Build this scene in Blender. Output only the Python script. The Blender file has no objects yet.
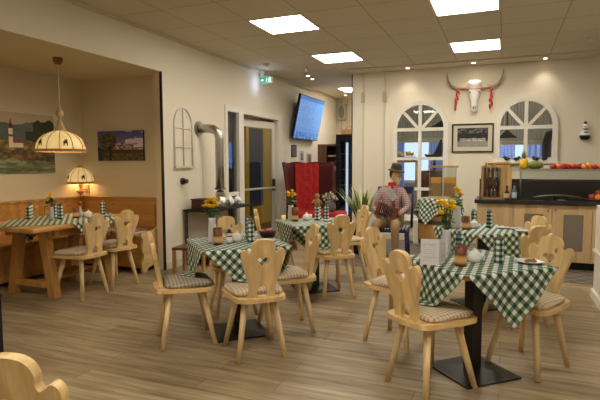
import bpy, bmesh, math, random
from math import sin, cos, pi, radians as RD
from mathutils import Vector, Matrix
from mathutils.geometry import tessellate_polygon
random.seed(7)
COL = bpy.context.scene.collection

# ------------------------------------------------------------------ materials
def lin(c):
    return tuple(((x/255)/12.92 if x/255 <= .04045 else ((x/255+.055)/1.055)**2.4) for x in c) + (1,)
def _new(name):
    m = bpy.data.materials.new(name); m.use_nodes = True
    nt = m.node_tree; b = nt.nodes['Principled BSDF']
    return m, nt, b
def N(nt, t, **kw):
    n = nt.nodes.new(t)
    for k, v in kw.items(): setattr(n, k, v)
    return n
def mat(name, rgb, rough=.6, metal=0, var=.06, scale=8, emis=0, spec=.5, bump=0):
    m, nt, b = _new(name)
    c = lin(rgb)
    tc = N(nt, 'ShaderNodeTexCoord'); no = N(nt, 'ShaderNodeTexNoise'); no.inputs['Scale'].default_value = scale
    no.inputs['Detail'].default_value = 4
    nt.links.new(tc.outputs['Object'], no.inputs['Vector'])
    mx = N(nt, 'ShaderNodeMixRGB')
    mx.inputs[1].default_value = tuple(x*(1-var) for x in c[:3])+(1,)
    mx.inputs[2].default_value = tuple(min(1, x*(1+var)) for x in c[:3])+(1,)
    nt.links.new(no.outputs['Fac'], mx.inputs[0]); nt.links.new(mx.outputs[0], b.inputs['Base Color'])
    b.inputs['Roughness'].default_value = rough; b.inputs['Metallic'].default_value = metal
    b.inputs['Specular IOR Level'].default_value = spec
    if emis:
        b.inputs['Emission Color'].default_value = c; b.inputs['Emission Strength'].default_value = emis
    if bump:
        bp = N(nt, 'ShaderNodeBump'); bp.inputs['Strength'].default_value = bump
        nt.links.new(no.outputs['Fac'], bp.inputs['Height']); nt.links.new(bp.outputs[0], b.inputs['Normal'])
    return m
def wood(name, rgb, dark=.72, axis='Z', scale=1.0, rough=.42, coord='Object', knots=True):
    m, nt, b = _new(name); c = lin(rgb)
    tc = N(nt, 'ShaderNodeTexCoord'); mp = N(nt, 'ShaderNodeMapping')
    s = [26*scale]*3; s['XYZ'.index(axis)] = 1.6*scale
    mp.inputs['Scale'].default_value = s
    nt.links.new(tc.outputs[coord], mp.inputs['Vector'])
    n1 = N(nt, 'ShaderNodeTexNoise'); n1.inputs['Scale'].default_value = 1.0; n1.inputs['Detail'].default_value = 5
    n1.inputs['Distortion'].default_value = .6
    nt.links.new(mp.outputs[0], n1.inputs['Vector'])
    cr = N(nt, 'ShaderNodeValToRGB'); e = cr.color_ramp.elements
    e[0].position = .33; e[1].position = .66
    e[0].color = (c[0]*dark, c[1]*dark*.93, c[2]*dark*.8, 1); e[1].color = c
    nt.links.new(n1.outputs['Fac'], cr.inputs[0]); out = cr.outputs[0]
    # glued staves: each board a slightly different tone
    sx = N(nt, 'ShaderNodeSeparateXYZ'); nt.links.new(tc.outputs[coord], sx.inputs[0])
    w = N(nt, 'ShaderNodeMath', operation='MULTIPLY'); w.inputs[1].default_value = 15.0
    nt.links.new(sx.outputs['X' if axis != 'X' else 'Y'], w.inputs[0])
    fl = N(nt, 'ShaderNodeMath', operation='FLOOR'); nt.links.new(w.outputs[0], fl.inputs[0])
    wn = N(nt, 'ShaderNodeTexWhiteNoise', noise_dimensions='1D'); nt.links.new(fl.outputs[0], wn.inputs['W'])
    mr = N(nt, 'ShaderNodeMapRange'); mr.inputs['To Min'].default_value = .82; mr.inputs['To Max'].default_value = 1.08
    nt.links.new(wn.outputs[0], mr.inputs[0])
    mm = N(nt, 'ShaderNodeVectorMath', operation='SCALE'); nt.links.new(out, mm.inputs[0]); nt.links.new(mr.outputs[0], mm.inputs['Scale'])
    out = mm.outputs[0]
    if knots:
        vo = N(nt, 'ShaderNodeTexVoronoi'); vo.inputs['Scale'].default_value = 6.5
        mp2 = N(nt, 'ShaderNodeMapping'); s2 = [1.0]*3; s2['XYZ'.index(axis)] = .55; mp2.inputs['Scale'].default_value = s2
        nt.links.new(tc.outputs[coord], mp2.inputs['Vector']); nt.links.new(mp2.outputs[0], vo.inputs['Vector'])
        kr = N(nt, 'ShaderNodeValToRGB'); kr.color_ramp.elements[0].position = .04; kr.color_ramp.elements[1].position = .085
        kr.color_ramp.elements[0].color = (1, 1, 1, 1); kr.color_ramp.elements[1].color = (0, 0, 0, 1)
        nt.links.new(vo.outputs['Distance'], kr.inputs[0])
        mk = N(nt, 'ShaderNodeMixRGB'); mk.inputs[2].default_value = (c[0]*.35, c[1]*.22, c[2]*.12, 1)
        nt.links.new(kr.outputs[0], mk.inputs[0]); nt.links.new(out, mk.inputs[1]); out = mk.outputs[0]
    nt.links.new(out, b.inputs['Base Color']); b.inputs['Roughness'].default_value = rough
    return m
def gingham(name, s=.027, dark=(16, 62, 40), mid=(112, 134, 116), white=(226, 226, 214), coord='UV', rough=.8, axes='XY'):
    m, nt, b = _new(name)
    tc = N(nt, 'ShaderNodeTexCoord'); sp = N(nt, 'ShaderNodeSeparateXYZ'); nt.links.new(tc.outputs[coord], sp.inputs[0])
    outs = []
    for a in axes:
        mu = N(nt, 'ShaderNodeMath', operation='MULTIPLY'); mu.inputs[1].default_value = 1/(2*s); nt.links.new(sp.outputs[a], mu.inputs[0])
        fr = N(nt, 'ShaderNodeMath', operation='FRACT'); nt.links.new(mu.outputs[0], fr.inputs[0])
        lt = N(nt, 'ShaderNodeMath', operation='LESS_THAN'); lt.inputs[1].default_value = .5; nt.links.new(fr.outputs[0], lt.inputs[0])
        outs.append(lt)
    ad = N(nt, 'ShaderNodeMath', operation='ADD'); nt.links.new(outs[0].outputs[0], ad.inputs[0]); nt.links.new(outs[1].outputs[0], ad.inputs[1])
    hf = N(nt, 'ShaderNodeMath', operation='MULTIPLY'); hf.inputs[1].default_value = .5; nt.links.new(ad.outputs[0], hf.inputs[0])
    cr = N(nt, 'ShaderNodeValToRGB'); cr.color_ramp.interpolation = 'CONSTANT'
    e = cr.color_ramp.elements; e[0].color = lin(white); e[0].position = 0; e[1].position = .25; e[1].color = lin(mid)
    x = e.new(.75); x.color = lin(dark)
    nt.links.new(hf.outputs[0], cr.inputs[0]); nt.links.new(cr.outputs[0], b.inputs['Base Color'])
    b.inputs['Roughness'].default_value = rough
    return m
def stripes(name, cols, s, axis='X', coord='Object', rough=.85):
    m, nt, b = _new(name)
    tc = N(nt, 'ShaderNodeTexCoord'); sp = N(nt, 'ShaderNodeSeparateXYZ'); nt.links.new(tc.outputs[coord], sp.inputs[0])
    mu = N(nt, 'ShaderNodeMath', operation='MULTIPLY'); mu.inputs[1].default_value = 1/s; nt.links.new(sp.outputs[axis], mu.inputs[0])
    fr = N(nt, 'ShaderNodeMath', operation='FRACT'); nt.links.new(mu.outputs[0], fr.inputs[0])
    cr = N(nt, 'ShaderNodeValToRGB'); cr.color_ramp.interpolation = 'CONSTANT'
    e = cr.color_ramp.elements; n = len(cols)
    e[0].color = lin(cols[0]); e[1].position = 1/n; e[1].color = lin(cols[1])
    for i in range(2, n): x = e.new(i/n); x.color = lin(cols[i])
    nt.links.new(fr.outputs[0], cr.inputs[0]); nt.links.new(cr.outputs[0], b.inputs['Base Color']); b.inputs['Roughness'].default_value = rough
    return m
def glass(name, tint=(235, 240, 240), rough=.02, alpha=.25):
    m, nt, b = _new(name)
    out = nt.nodes['Material Output']; nt.nodes.remove(b)
    g = N(nt, 'ShaderNodeBsdfGlossy'); g.inputs['Roughness'].default_value = rough
    t = N(nt, 'ShaderNodeBsdfTransparent'); t.inputs[0].default_value = lin(tint)
    mx = N(nt, 'ShaderNodeMixShader'); fr = N(nt, 'ShaderNodeFresnel'); fr.inputs[0].default_value = 1.45
    ma = N(nt, 'ShaderNodeMath', operation='ADD'); ma.inputs[1].default_value = alpha*.2; nt.links.new(fr.outputs[0], ma.inputs[0])
    ge = N(nt, 'ShaderNodeNewGeometry'); inv = N(nt, 'ShaderNodeMath', operation='SUBTRACT'); inv.inputs[0].default_value = 1; nt.links.new(ge.outputs['Backfacing'], inv.inputs[1])
    mb = N(nt, 'ShaderNodeMath', operation='MULTIPLY'); nt.links.new(ma.outputs[0], mb.inputs[0]); nt.links.new(inv.outputs[0], mb.inputs[1])
    nt.links.new(mb.outputs[0], mx.inputs[0]); nt.links.new(t.outputs[0], mx.inputs[1]); nt.links.new(g.outputs[0], mx.inputs[2])
    nt.links.new(mx.outputs[0], out.inputs[0])
    return m
def emit(name, rgb, s):
    m, nt, b = _new(name); out = nt.nodes['Material Output']; nt.nodes.remove(b)
    e = N(nt, 'ShaderNodeEmission'); e.inputs[0].default_value = lin(rgb); e.inputs[1].default_value = s
    nt.links.new(e.outputs[0], out.inputs[0]); return m
def vcol(name, rough=.6, emis=0):
    m, nt, b = _new(name); a = N(nt, 'ShaderNodeAttribute', attribute_name='Col')
    nt.links.new(a.outputs['Color'], b.inputs['Base Color']); b.inputs['Roughness'].default_value = rough
    if emis:
        nt.links.new(a.outputs['Color'], b.inputs['Emission Color']); b.inputs['Emission Strength'].default_value = emis
    return m

M = dict(
    wall=mat('wall_paint', (228, 219, 200), .85, var=.015, scale=1.5, bump=.02),
    alcove=mat('alcove_paint', (218, 206, 176), .85, var=.015, scale=1.5),
    white=mat('white_lacquer', (228, 224, 212), .45, var=.02),
    offwhite=mat('cream_trim', (214, 205, 182), .5, var=.02),
    black=mat('black_steel', (22, 19, 18), .38, var=.1),
    matte_black=mat('matte_black', (18, 17, 17), .8, var=.1),
    pine=wood('pine_upright', (246, 214, 156), .78),
    pine_seat=wood('pine_seat', (244, 210, 150), .78, axis='Y'),
    pine_leg=wood('pine_leg', (244, 218, 168), .86, knots=False),
    oak=wood('oak_table', (212, 162, 92), .8, axis='Y'),
    oak_v=wood('oak_upright', (206, 156, 86), .8, axis='Z'),
    bench=wood('bench_wood', (210, 160, 90), .78, axis='X', scale=.7),
    maple=wood('cabinet_veneer', (212, 184, 142), .93, axis='Z', scale=.6, knots=False),
    darkwood=wood('dark_wood', (122, 80, 56), .6, axis='Z', scale=.8),
    barrel=wood('barrel_wood', (206, 160, 98), .7, axis='Z'),
    crate=wood('crate_wood', (204, 168, 110), .7, axis='Z'),
    cloth=gingham('green_gingham'),
    napkin=gingham('napkin_check', s=.018, axes='XZ', dark=(22, 50, 46), mid=(110, 134, 128), white=(228, 230, 222), coord='Object'),
    cush=gingham('cushion_plaid', s=.013, dark=(186, 160, 128), mid=(208, 190, 160), white=(222, 210, 184), coord='Object', rough=.9),
    cush_grey=gingham('cushion_grey', s=.013, dark=(122, 112, 96), mid=(156, 146, 128), white=(184, 176, 158), coord='Object', rough=.9),
    steel=mat('brushed_steel', (176, 172, 164), .28, metal=1, var=.08),
    darksteel=mat('dark_steel', (90, 86, 82), .4, metal=1),
    copper=mat('copper_mesh', (150, 88, 48), .4, metal=.6, var=.4, scale=140, emis=0),
    glow=emit('candle_glow', (255, 176, 84), 9),
    ceramic=mat('white_ceramic', (226, 228, 226), .25, var=.02),
    vase=mat('vase_glaze', (206, 206, 208), .35, var=.05),
    yellow=mat('yellow_petals', (250, 206, 20), .7, var=.15, scale=60),
    leaf=mat('leaf_green', (66, 96, 44), .6, var=.35, scale=25),
    paleleaf=mat('pale_leaf', (204, 208, 156), .6, var=.35, scale=18),
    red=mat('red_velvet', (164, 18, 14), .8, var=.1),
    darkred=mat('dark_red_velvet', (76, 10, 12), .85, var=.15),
    granite=mat('dark_counter', (44, 36, 36), .22, var=.25, scale=90),
    splash=mat('dark_backsplash', (48, 44, 44), .35, var=.15, scale=30),
    glass=glass('clear_glass'),
    doorglass=glass('door_glass', (220, 224, 226), .02, .3),
    screen=vcol('screen_picture', .3, .62),
    paint=vcol('printed_canvas', .7),
    bone=mat('bone', (232, 230, 222), .5, var=.08),
    horn=mat('horn', (150, 140, 118), .35, var=.3),
    chili=mat('chili_red', (190, 34, 22), .35, var=.15),
    skin=mat('skin', (226, 184, 146), .55, var=.05),
    hair=mat('hair', (72, 56, 42), .8, var=.2),
    felt=mat('dark_felt', (62, 52, 40), .9, var=.1),
    trousers=mat('khaki_cloth', (146, 122, 88), .9, var=.1, scale=30),
    scarf=mat('red_scarf', (184, 26, 34), .8, var=.15),
    blue=mat('blue_paint', (34, 44, 96), .5, var=.1),
    brownleather=mat('brown_lacquer', (118, 56, 30), .35, var=.3, scale=20),
    greypanel=mat('grey_panel', (186, 178, 158), .6, var=.03),
)
# plaid shirt
M['midleaf'] = mat('mid_leaf', (120, 140, 78), .6, var=.35, scale=18)
M['shirt'] = gingham('plaid_shirt', s=.012, axes='XZ', dark=(128, 84, 88), mid=(160, 128, 126), white=(190, 172, 166), coord='Object')
M['bluecheck'] = gingham('blue_check', s=.02, dark=(24, 34, 84), mid=(110, 120, 160), white=(226, 226, 226), coord='Object')

# ------------------------------------------------------------------ geometry builder
class MB:
    def __init__(s): s.v = []; s.f = []; s.uv = None; s.sm = []
    def add(s, vs, fs, smooth=False):
        o = len(s.v); s.v += [Vector(v) for v in vs]; s.f += [tuple(i+o for i in f) for f in fs]; s.sm += [smooth]*len(fs); return s
    def box(s, c, d, rot=None):
        hx, hy, hz = d[0]/2, d[1]/2, d[2]/2
        vs = [Vector((x*hx, y*hy, z*hz)) for x in (-1, 1) for y in (-1, 1) for z in (-1, 1)]
        if rot: vs = [rot @ v for v in vs]
        vs = [v+Vector(c) for v in vs]
        return s.add(vs, [(0, 1, 3, 2), (4, 6, 7, 5), (0, 4, 5, 1), (2, 3, 7, 6), (0, 2, 6, 4), (1, 5, 7, 3)])
    def bb(s, x0, x1, y0, y1, z0, z1): return s.box(((x0+x1)/2, (y0+y1)/2, (z0+z1)/2), (abs(x1-x0), abs(y1-y0), abs(z1-z0)))
    def cyl(s, p0, p1, r0, r1=None, n=16, caps=True):
        if r1 is None: r1 = r0
        p0, p1 = Vector(p0), Vector(p1); d = (p1-p0).normalized()
        a = d.orthogonal().normalized(); b = d.cross(a)
        vs = []
        for p, r in ((p0, r0), (p1, r1)):
            vs += [p+(a*cos(2*pi*i/n)+b*sin(2*pi*i/n))*r for i in range(n)]
        s.add(vs, [(i, (i+1) % n, n+(i+1) % n, n+i) for i in range(n)], True)
        if caps: s.add(vs, [tuple(reversed(range(n))), tuple(range(n, 2*n))])
        return s
    def lathe(s, prof, c=(0, 0, 0), n=24, sx=1, sy=1, wob=None):
        c = Vector(c); vs = []; k = len(prof)
        for j, (r, z) in enumerate(prof):
            for i in range(n):
                a = 2*pi*i/n; q = r*(wob(a, j) if wob else 1)
                vs.append(c+Vector((q*cos(a)*sx, q*sin(a)*sy, z)))
        fs = [(j*n+i, j*n+(i+1) % n, (j+1)*n+(i+1) % n, (j+1)*n+i) for j in range(k-1) for i in range(n)]
        s.add(vs, fs, True)
        return s
    def tube(s, pts, r, n=8, caps=True):
        pts = [Vector(p) for p in pts]; rs = r if isinstance(r, (list, tuple)) else [r]*len(pts)
        vs = []; a = None
        for i, p in enumerate(pts):
            d = (pts[min(i+1, len(pts)-1)]-pts[max(i-1, 0)]).normalized()
            if a is None: a = d.orthogonal().normalized()
            a = (a-d*a.dot(d)).normalized(); b = d.cross(a)
            vs += [p+(a*cos(2*pi*k/n)+b*sin(2*pi*k/n))*rs[i] for k in range(n)]
        fs = [(j*n+k, j*n+(k+1) % n, (j+1)*n+(k+1) % n, (j+1)*n+k) for j in range(len(pts)-1) for k in range(n)]
        s.add(vs, fs, True)
        if caps: s.add(vs, [tuple(reversed(range(n))), tuple(range(len(vs)-n, len(vs)))])
        return s
    def ball(s, c, r, n=12, m=8):
        r = r if isinstance(r, (tuple, list)) else (r, r, r); c = Vector(c)
        vs = []; fs = []
        for j in range(m+1):
            t = pi*j/m
            for i in range(n):
                a = 2*pi*i/n; vs.append(c+Vector((r[0]*max(sin(t), 1e-4)*cos(a), r[1]*max(sin(t), 1e-4)*sin(a), r[2]*cos(t))))
        fs = [(j*n+i, (j+1)*n+i, (j+1)*n+(i+1) % n, j*n+(i+1) % n) for j in range(m) for i in range(n)]
        return s.add(vs, fs, True)
    def plate(s, outline, th, holes=(), mtx=None):
        """flat plate in local x,z with holes, thickness along y (centred)"""
        loops = [outline]+list(holes); pts = [p for l in loops for p in l]
        tris = tessellate_polygon([[Vector((p[0], p[1], 0)) for p in l] for l in loops])
        n = len(pts); h = th/2
        vs = [Vector((p[0], -h, p[1])) for p in pts]+[Vector((p[0], h, p[1])) for p in pts]
        if mtx: vs = [mtx @ v for v in vs]
        fs = [tuple(t) for t in tris]+[tuple(i+n for i in reversed(t)) for t in tris]
        o = 0
        for l in loops:
            k = len(l)
            fs += [(o+i, o+(i+1) % k, n+o+(i+1) % k, n+o+i) for i in range(k)]; o += k
        return s.add(vs, fs)
    def build(s, name, m, parent=None, loc=None, rz=0, bevel=0, sub=0, autosmooth=False):
        me = bpy.data.meshes.new(name); me.from_pydata([tuple(v) for v in s.v], [], s.f)
        me.polygons.foreach_set('use_smooth', s.sm)
        bm = bmesh.new(); bm.from_mesh(me); bmesh.ops.remove_doubles(bm, verts=bm.verts, dist=1e-5)
        bmesh.ops.recalc_face_normals(bm, faces=bm.faces); bm.to_mesh(me); bm.free()
        me.materials.append(m if not isinstance(m, str) else M[m])
        if s.uv:
            pass
        o = bpy.data.objects.new(name, me); COL.objects.link(o)
        if parent: o.parent = parent
        if loc: o.location = loc
        o.rotation_euler.z = rz
        if bevel:
            b = o.modifiers.new('b', 'BEVEL'); b.width = bevel; b.segments = 2; b.limit_method = 'ANGLE'; b.angle_limit = RD(40)
        if sub:
            b = o.modifiers.new('s', 'SUBSURF'); b.levels = sub; b.render_levels = sub
            for p in me.polygons: p.use_smooth = True
        return o
def empty(name, loc, rz, label, cat, group=None):
    o = bpy.data.objects.new(name, None); COL.objects.link(o); o.location = loc; o.rotation_euler = (0, 0, rz); o.empty_display_size = .1
    return tag(o, label, cat, group)
def tag(o, label, cat, group=None):
    o['label'] = label; o['category'] = cat
    if group: o['group'] = group
    return o
def struct(o): o['kind'] = 'structure'; return o
def copy_tree(o, parent=None):
    c = o.copy(); COL.objects.link(c)
    if parent: c.parent = parent
    for ch in [x for x in KIDS.get(o.name, ())]: copy_tree(ch, c)
    return c
KIDS = {}
def index_kids():
    KIDS.clear()
    for o in COL.objects:
        if o.parent: KIDS.setdefault(o.parent.name, []).append(o)
def catmull(pts, k=4):
    out = []; n = len(pts)
    for i in range(n):
        p0, p1, p2, p3 = pts[(i-1) % n], pts[i], pts[(i+1) % n], pts[(i+2) % n]
        for j in range(k):
            t = j/k
            out.append(tuple(.5*((2*p1[a])+(-p0[a]+p2[a])*t+(2*p0[a]-5*p1[a]+4*p2[a]-p3[a])*t*t+(-p0[a]+3*p1[a]-3*p2[a]+p3[a])*t**3) for a in (0, 1)))
    return out
def painted(name, w, h, nx, ny, fn, m, parent=None, mtx=None):
    """thin rectangle in local x,z (facing -y) whose face colours come from fn(u,v) -> sRGB"""
    vs = []; fs = []
    for j in range(ny+1):
        for i in range(nx+1): vs.append((-w/2+w*i/nx, 0, -h/2+h*j/ny))
    for j in range(ny):
        for i in range(nx):
            a = j*(nx+1)+i; fs.append((a, a+1, a+nx+2, a+nx+1))
    me = bpy.data.meshes.new(name); me.from_pydata(vs, [], fs); me.materials.append(M[m])
    ca = me.color_attributes.new('Col', 'FLOAT_COLOR', 'CORNER')
    k = 0
    for j in range(ny):
        for i in range(nx):
            c = lin(fn((i+.5)/nx, (j+.5)/ny))
            for q in range(4): ca.data[k].color = c; k += 1
    o = bpy.data.objects.new(name, me); COL.objects.link(o)
    if parent: o.parent = parent
    if mtx: o.matrix_local = mtx
    return o
def mixc(a, b, t): t = max(0, min(1, t)); return tuple(a[i]*(1-t)+b[i]*t for i in range(3))
def hsh(a, b): x = sin(a*127.1+b*311.7)*43758.5453; return x-math.floor(x)
def vn(x, y):
    xi, yi = math.floor(x), math.floor(y); fx, fy = x-xi, y-yi; fx = fx*fx*(3-2*fx); fy = fy*fy*(3-2*fy)
    a = hsh(xi, yi)*(1-fx)+hsh(xi+1, yi)*fx; b = hsh(xi, yi+1)*(1-fx)+hsh(xi+1, yi+1)*fx
    return a*(1-fy)+b*fy
def fbm(x, y): return (vn(x, y)+.5*vn(2*x, 2*y)+.25*vn(4*x, 4*y)+.125*vn(8*x, 8*y))/1.875

# ------------------------------------------------------------------ room
XL, YB, ZC = -3.98, 8.8, 2.96       # left wall plane, back wall plane, ceiling
AY0, AY1, AX, AZ = 2.2, 5.22, -5.5, 2.5   # alcove opening, its far wall, its height
AYB = 5.4
FARY = 12.2
def floor_mat():
    m, nt, b = _new('laminate_planks')
    tc = N(nt, 'ShaderNodeTexCoord')
    br = N(nt, 'ShaderNodeTexBrick'); br.inputs['Scale'].default_value = 1; br.inputs['Brick Width'].default_value = 1.25
    br.inputs['Row Height'].default_value = .155; br.inputs['Mortar Size'].default_value = .0022; br.inputs['Mortar Smooth'].default_value = .3
    br.offset = .37; br.offset_frequency = 2
    br.inputs['Color1'].default_value = lin((180, 163, 132)); br.inputs['Color2'].default_value = lin((156, 138, 108)); br.inputs['Mortar'].default_value = lin((110, 92, 66))
    nt.links.new(tc.outputs['Object'], br.inputs['Vector'])
    mp = N(nt, 'ShaderNodeMapping'); mp.inputs['Scale'].default_value = (1.3, 16, 1); nt.links.new(tc.outputs['Object'], mp.inputs['Vector'])
    no = N(nt, 'ShaderNodeTexNoise'); no.inputs['Scale'].default_value = 1.4; no.inputs['Detail'].default_value = 7; no.inputs['Roughness'].default_value = .62
    nt.links.new(mp.outputs[0], no.inputs['Vector'])
    cr = N(nt, 'ShaderNodeValToRGB'); e = cr.color_ramp.elements; e[0].position = .32; e[1].position = .66
    e[0].color = (.44, .41, .37, 1); e[1].color = (1.06, 1.05, 1.03, 1)
    nt.links.new(no.outputs['Fac'], cr.inputs[0])
    mx = N(nt, 'ShaderNodeMixRGB', blend_type='MULTIPLY'); mx.inputs[0].default_value = 1
    nt.links.new(br.outputs['Color'], mx.inputs[1]); nt.links.new(cr.outputs[0], mx.inputs[2])
    nt.links.new(mx.outputs[0], b.inputs['Base Color']); b.inputs['Roughness'].default_value = .42
    return m
def tile_mat():
    m, nt, b = _new('dark_entrance_tiles')
    tc = N(nt, 'ShaderNodeTexCoord'); mp = N(nt, 'ShaderNodeMapping'); mp.inputs['Rotation'].default_value = (0, 0, RD(45)); nt.links.new(tc.outputs['Object'], mp.inputs['Vector'])
    br = N(nt, 'ShaderNodeTexBrick'); br.inputs['Scale'].default_value = 1; br.inputs['Brick Width'].default_value = .15; br.inputs['Row Height'].default_value = .15; br.offset = 0
    br.inputs['Mortar Size'].default_value = .008; br.inputs['Color1'].default_value = lin((100, 92, 82)); br.inputs['Color2'].default_value = lin((84, 76, 68)); br.inputs['Mortar'].default_value = lin((150, 140, 122))
    nt.links.new(mp.outputs[0], br.inputs['Vector']); nt.links.new(br.outputs['Color'], b.inputs['Base Color']); b.inputs['Roughness'].default_value = .6
    return m
def ceil_mat():
    m, nt, b = _new('ceiling_tiles')
    tc = N(nt, 'ShaderNodeTexCoord'); mp = N(nt, 'ShaderNodeMapping'); mp.inputs['Location'].default_value = (3.38, -5.10, 0)
    nt.links.new(tc.outputs['Object'], mp.inputs['Vector'])
    br = N(nt, 'ShaderNodeTexBrick'); br.inputs['Scale'].default_value = 1; br.inputs['Brick Width'].default_value = .66; br.inputs['Row Height'].default_value = .66; br.offset = 0
    br.inputs['Mortar Size'].default_value = .006; br.inputs['Mortar Smooth'].default_value = .2
    br.inputs['Color1'].default_value = lin((212, 202, 180)); br.inputs['Color2'].default_value = lin((208, 198, 176)); br.inputs['Mortar'].default_value = lin((168, 152, 122))
    nt.links.new(mp.outputs[0], br.inputs['Vector']); nt.links.new(br.outputs['Color'], b.inputs['Base Color']); b.inputs['Roughness'].default_value = .9
    return m
def plank_wall_mat():
    m, nt, b = _new('whitewashed_boards')
    tc = N(nt, 'ShaderNodeTexCoord'); sp = N(nt, 'ShaderNodeSeparateXYZ'); nt.links.new(tc.outputs['Object'], sp.inputs[0])
    mu = N(nt, 'ShaderNodeMath', operation='MULTIPLY'); mu.inputs[1].default_value = 6.5; nt.links.new(sp.outputs['X'], mu.inputs[0])
    fr = N(nt, 'ShaderNodeMath', operation='FRACT'); nt.links.new(mu.outputs[0], fr.inputs[0])
    cr = N(nt, 'ShaderNodeValToRGB'); cr.color_ramp.elements[0].color = lin((90, 80, 68)); cr.color_ramp.elements[1].color = lin((206, 196, 172)); cr.color_ramp.elements[1].position = .1
    nt.links.new(fr.outputs[0], cr.inputs[0]); nt.links.new(cr.outputs[0], b.inputs['Base Color']); b.inputs['Roughness'].default_value = .8
    return m
M['floor'] = floor_mat(); M['tiles'] = tile_mat(); M['ceil'] = ceil_mat(); M['boards'] = plank_wall_mat()
XR, YF = 3.6, -2.6
struct(MB().bb(-7.2, 3.8, YF-.1, FARY+.2, -.1, 0).build('floor', 'floor'))
struct(MB().bb(-2.3, 3.6, 6.3, YB, 0, .004).build('floor_tiles', 'tiles'))
struct(MB().bb(XL-.12, 3.8, YF-.1, FARY+.2, ZC, ZC+.1).build('ceiling', 'ceil'))
struct(MB().bb(-2.55, XR, 8.42, YB, ZC-.02, ZC-.001).build('ceiling_border', mat('border_paint', (214, 204, 182), .85, var=.01)))
# left wall: near part, beam above alcove, part with the doors
w = MB(); w.bb(XL-.12, XL, YF, AY0, 0, ZC); w.bb(XL-.12, XL, AY0, AY1, AZ, ZC)
DY0, DY1, DZ = 6.72, 8.86, 2.25
w.bb(XL-.12, XL, AY1, DY0, 0, ZC); w.bb(XL-.12, XL, DY0, DY1, DZ, ZC); w.bb(XL-.12, XL, DY1, FARY, 0, ZC)
struct(w.build('wall_left', 'wall'))
struct(MB().bb(XL-.030, XL+.006, AY1-.012, AY1-.0005, 0, AZ).build('trim_1', 'black')); struct(MB().bb(XL-.1205, XL-.030, AY1-.006, AY1-.0005, 0, AZ).build('trim_8', 'alcove'))
struct(MB().bb(XL-.125, XL+.008, AY0, AY0+.03, 0, AZ).build('trim_2', 'black'))
w = MB(); w.bb(AX, XL-.12, AYB, AYB+.1, 0, AZ); w.bb(XL-.121, XL-.12, AY1, AYB, 0, AZ); struct(w.build('wall_alcove_back', 'alcove'))
struct(MB().bb(AX-.1, AX, 1.6, AYB+.1, 0, AZ).build('wall_alcove_left', 'alcove'))
struct(MB().bb(AX, XL-.12, 1.5, 1.6, 0, AZ).build('wall_alcove_near', 'alcove'))
struct(MB().bb(AX-.1, XL-.12, 1.5, AYB+.1, AZ, AZ+.1).build('ceiling_alcove', 'alcove')); struct(MB().bb(XL-.12, XL-.0005, AY0, AY1, AZ-.004, AZ-.0005).build('trim_9', 'alcove'))
struct(MB().bb(XL-.02, XL+.03, YF, FARY, ZC-.035, ZC-.001).build('trim_3', 'offwhite'))
for i, (a, b) in enumerate(((AY1, DY0-.06), (DY1+.06, FARY))):
    struct(MB().bb(XL, XL+.015, a, b, 0, .09).build('baseboard_left_%d' % (i+1), 'offwhite'))
# back wall with two arched openings
def arch(cx, hw, spring, bottom, n=24, rise=None):
    rise = rise or hw
    return [(cx-hw, bottom), (cx+hw, bottom)]+[(cx+hw*cos(pi*i/n), spring+rise*sin(pi*i/n)) for i in range(n+1)]
YW = YB
W1 = (-1.355, .435, 1.93, .41, .45); W2 = (.295, .425, 1.92, 1.40, .45)   # cx, half width, spring, bottom, rise
holes = [arch(c, hw, sp, bo, rise=ri) for c, hw, sp, bo, ri in (W1, W2)]
outer = [(-2.56, 0), (XR, 0), (XR, ZC), (-2.56, ZC)]
struct(MB().plate(outer, .14, holes, Matrix.Translation((0, YW+.07, 0))).build('wall_back', 'wall'))
struct(MB().bb(-2.575, -2.56, YW-.012, YW+.15, 0, ZC-.03).build('trim_4', 'black'))
struct(MB().bb(-2.56, -2.44, YW+.14, FARY, 0, ZC).build('wall_partition', 'wall'))
struct(MB().bb(XL-.1, XR+.1, FARY, FARY+.1, 0, ZC).build('wall_far', 'boards'))
struct(MB().bb(XR, XR+.1, YF, FARY, 0, ZC).build('wall_right', 'wall'))
struct(MB().bb(XL-.1, XR+.1, YF-.1, YF, 0, ZC).build('wall_front', 'wall'))
struct(MB().bb(-2.44, XR, 11.0, 11.1, 0, ZC).build('wall_kitchen', mat('kitchen_paint', (190, 176, 150), .8)))
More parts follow.
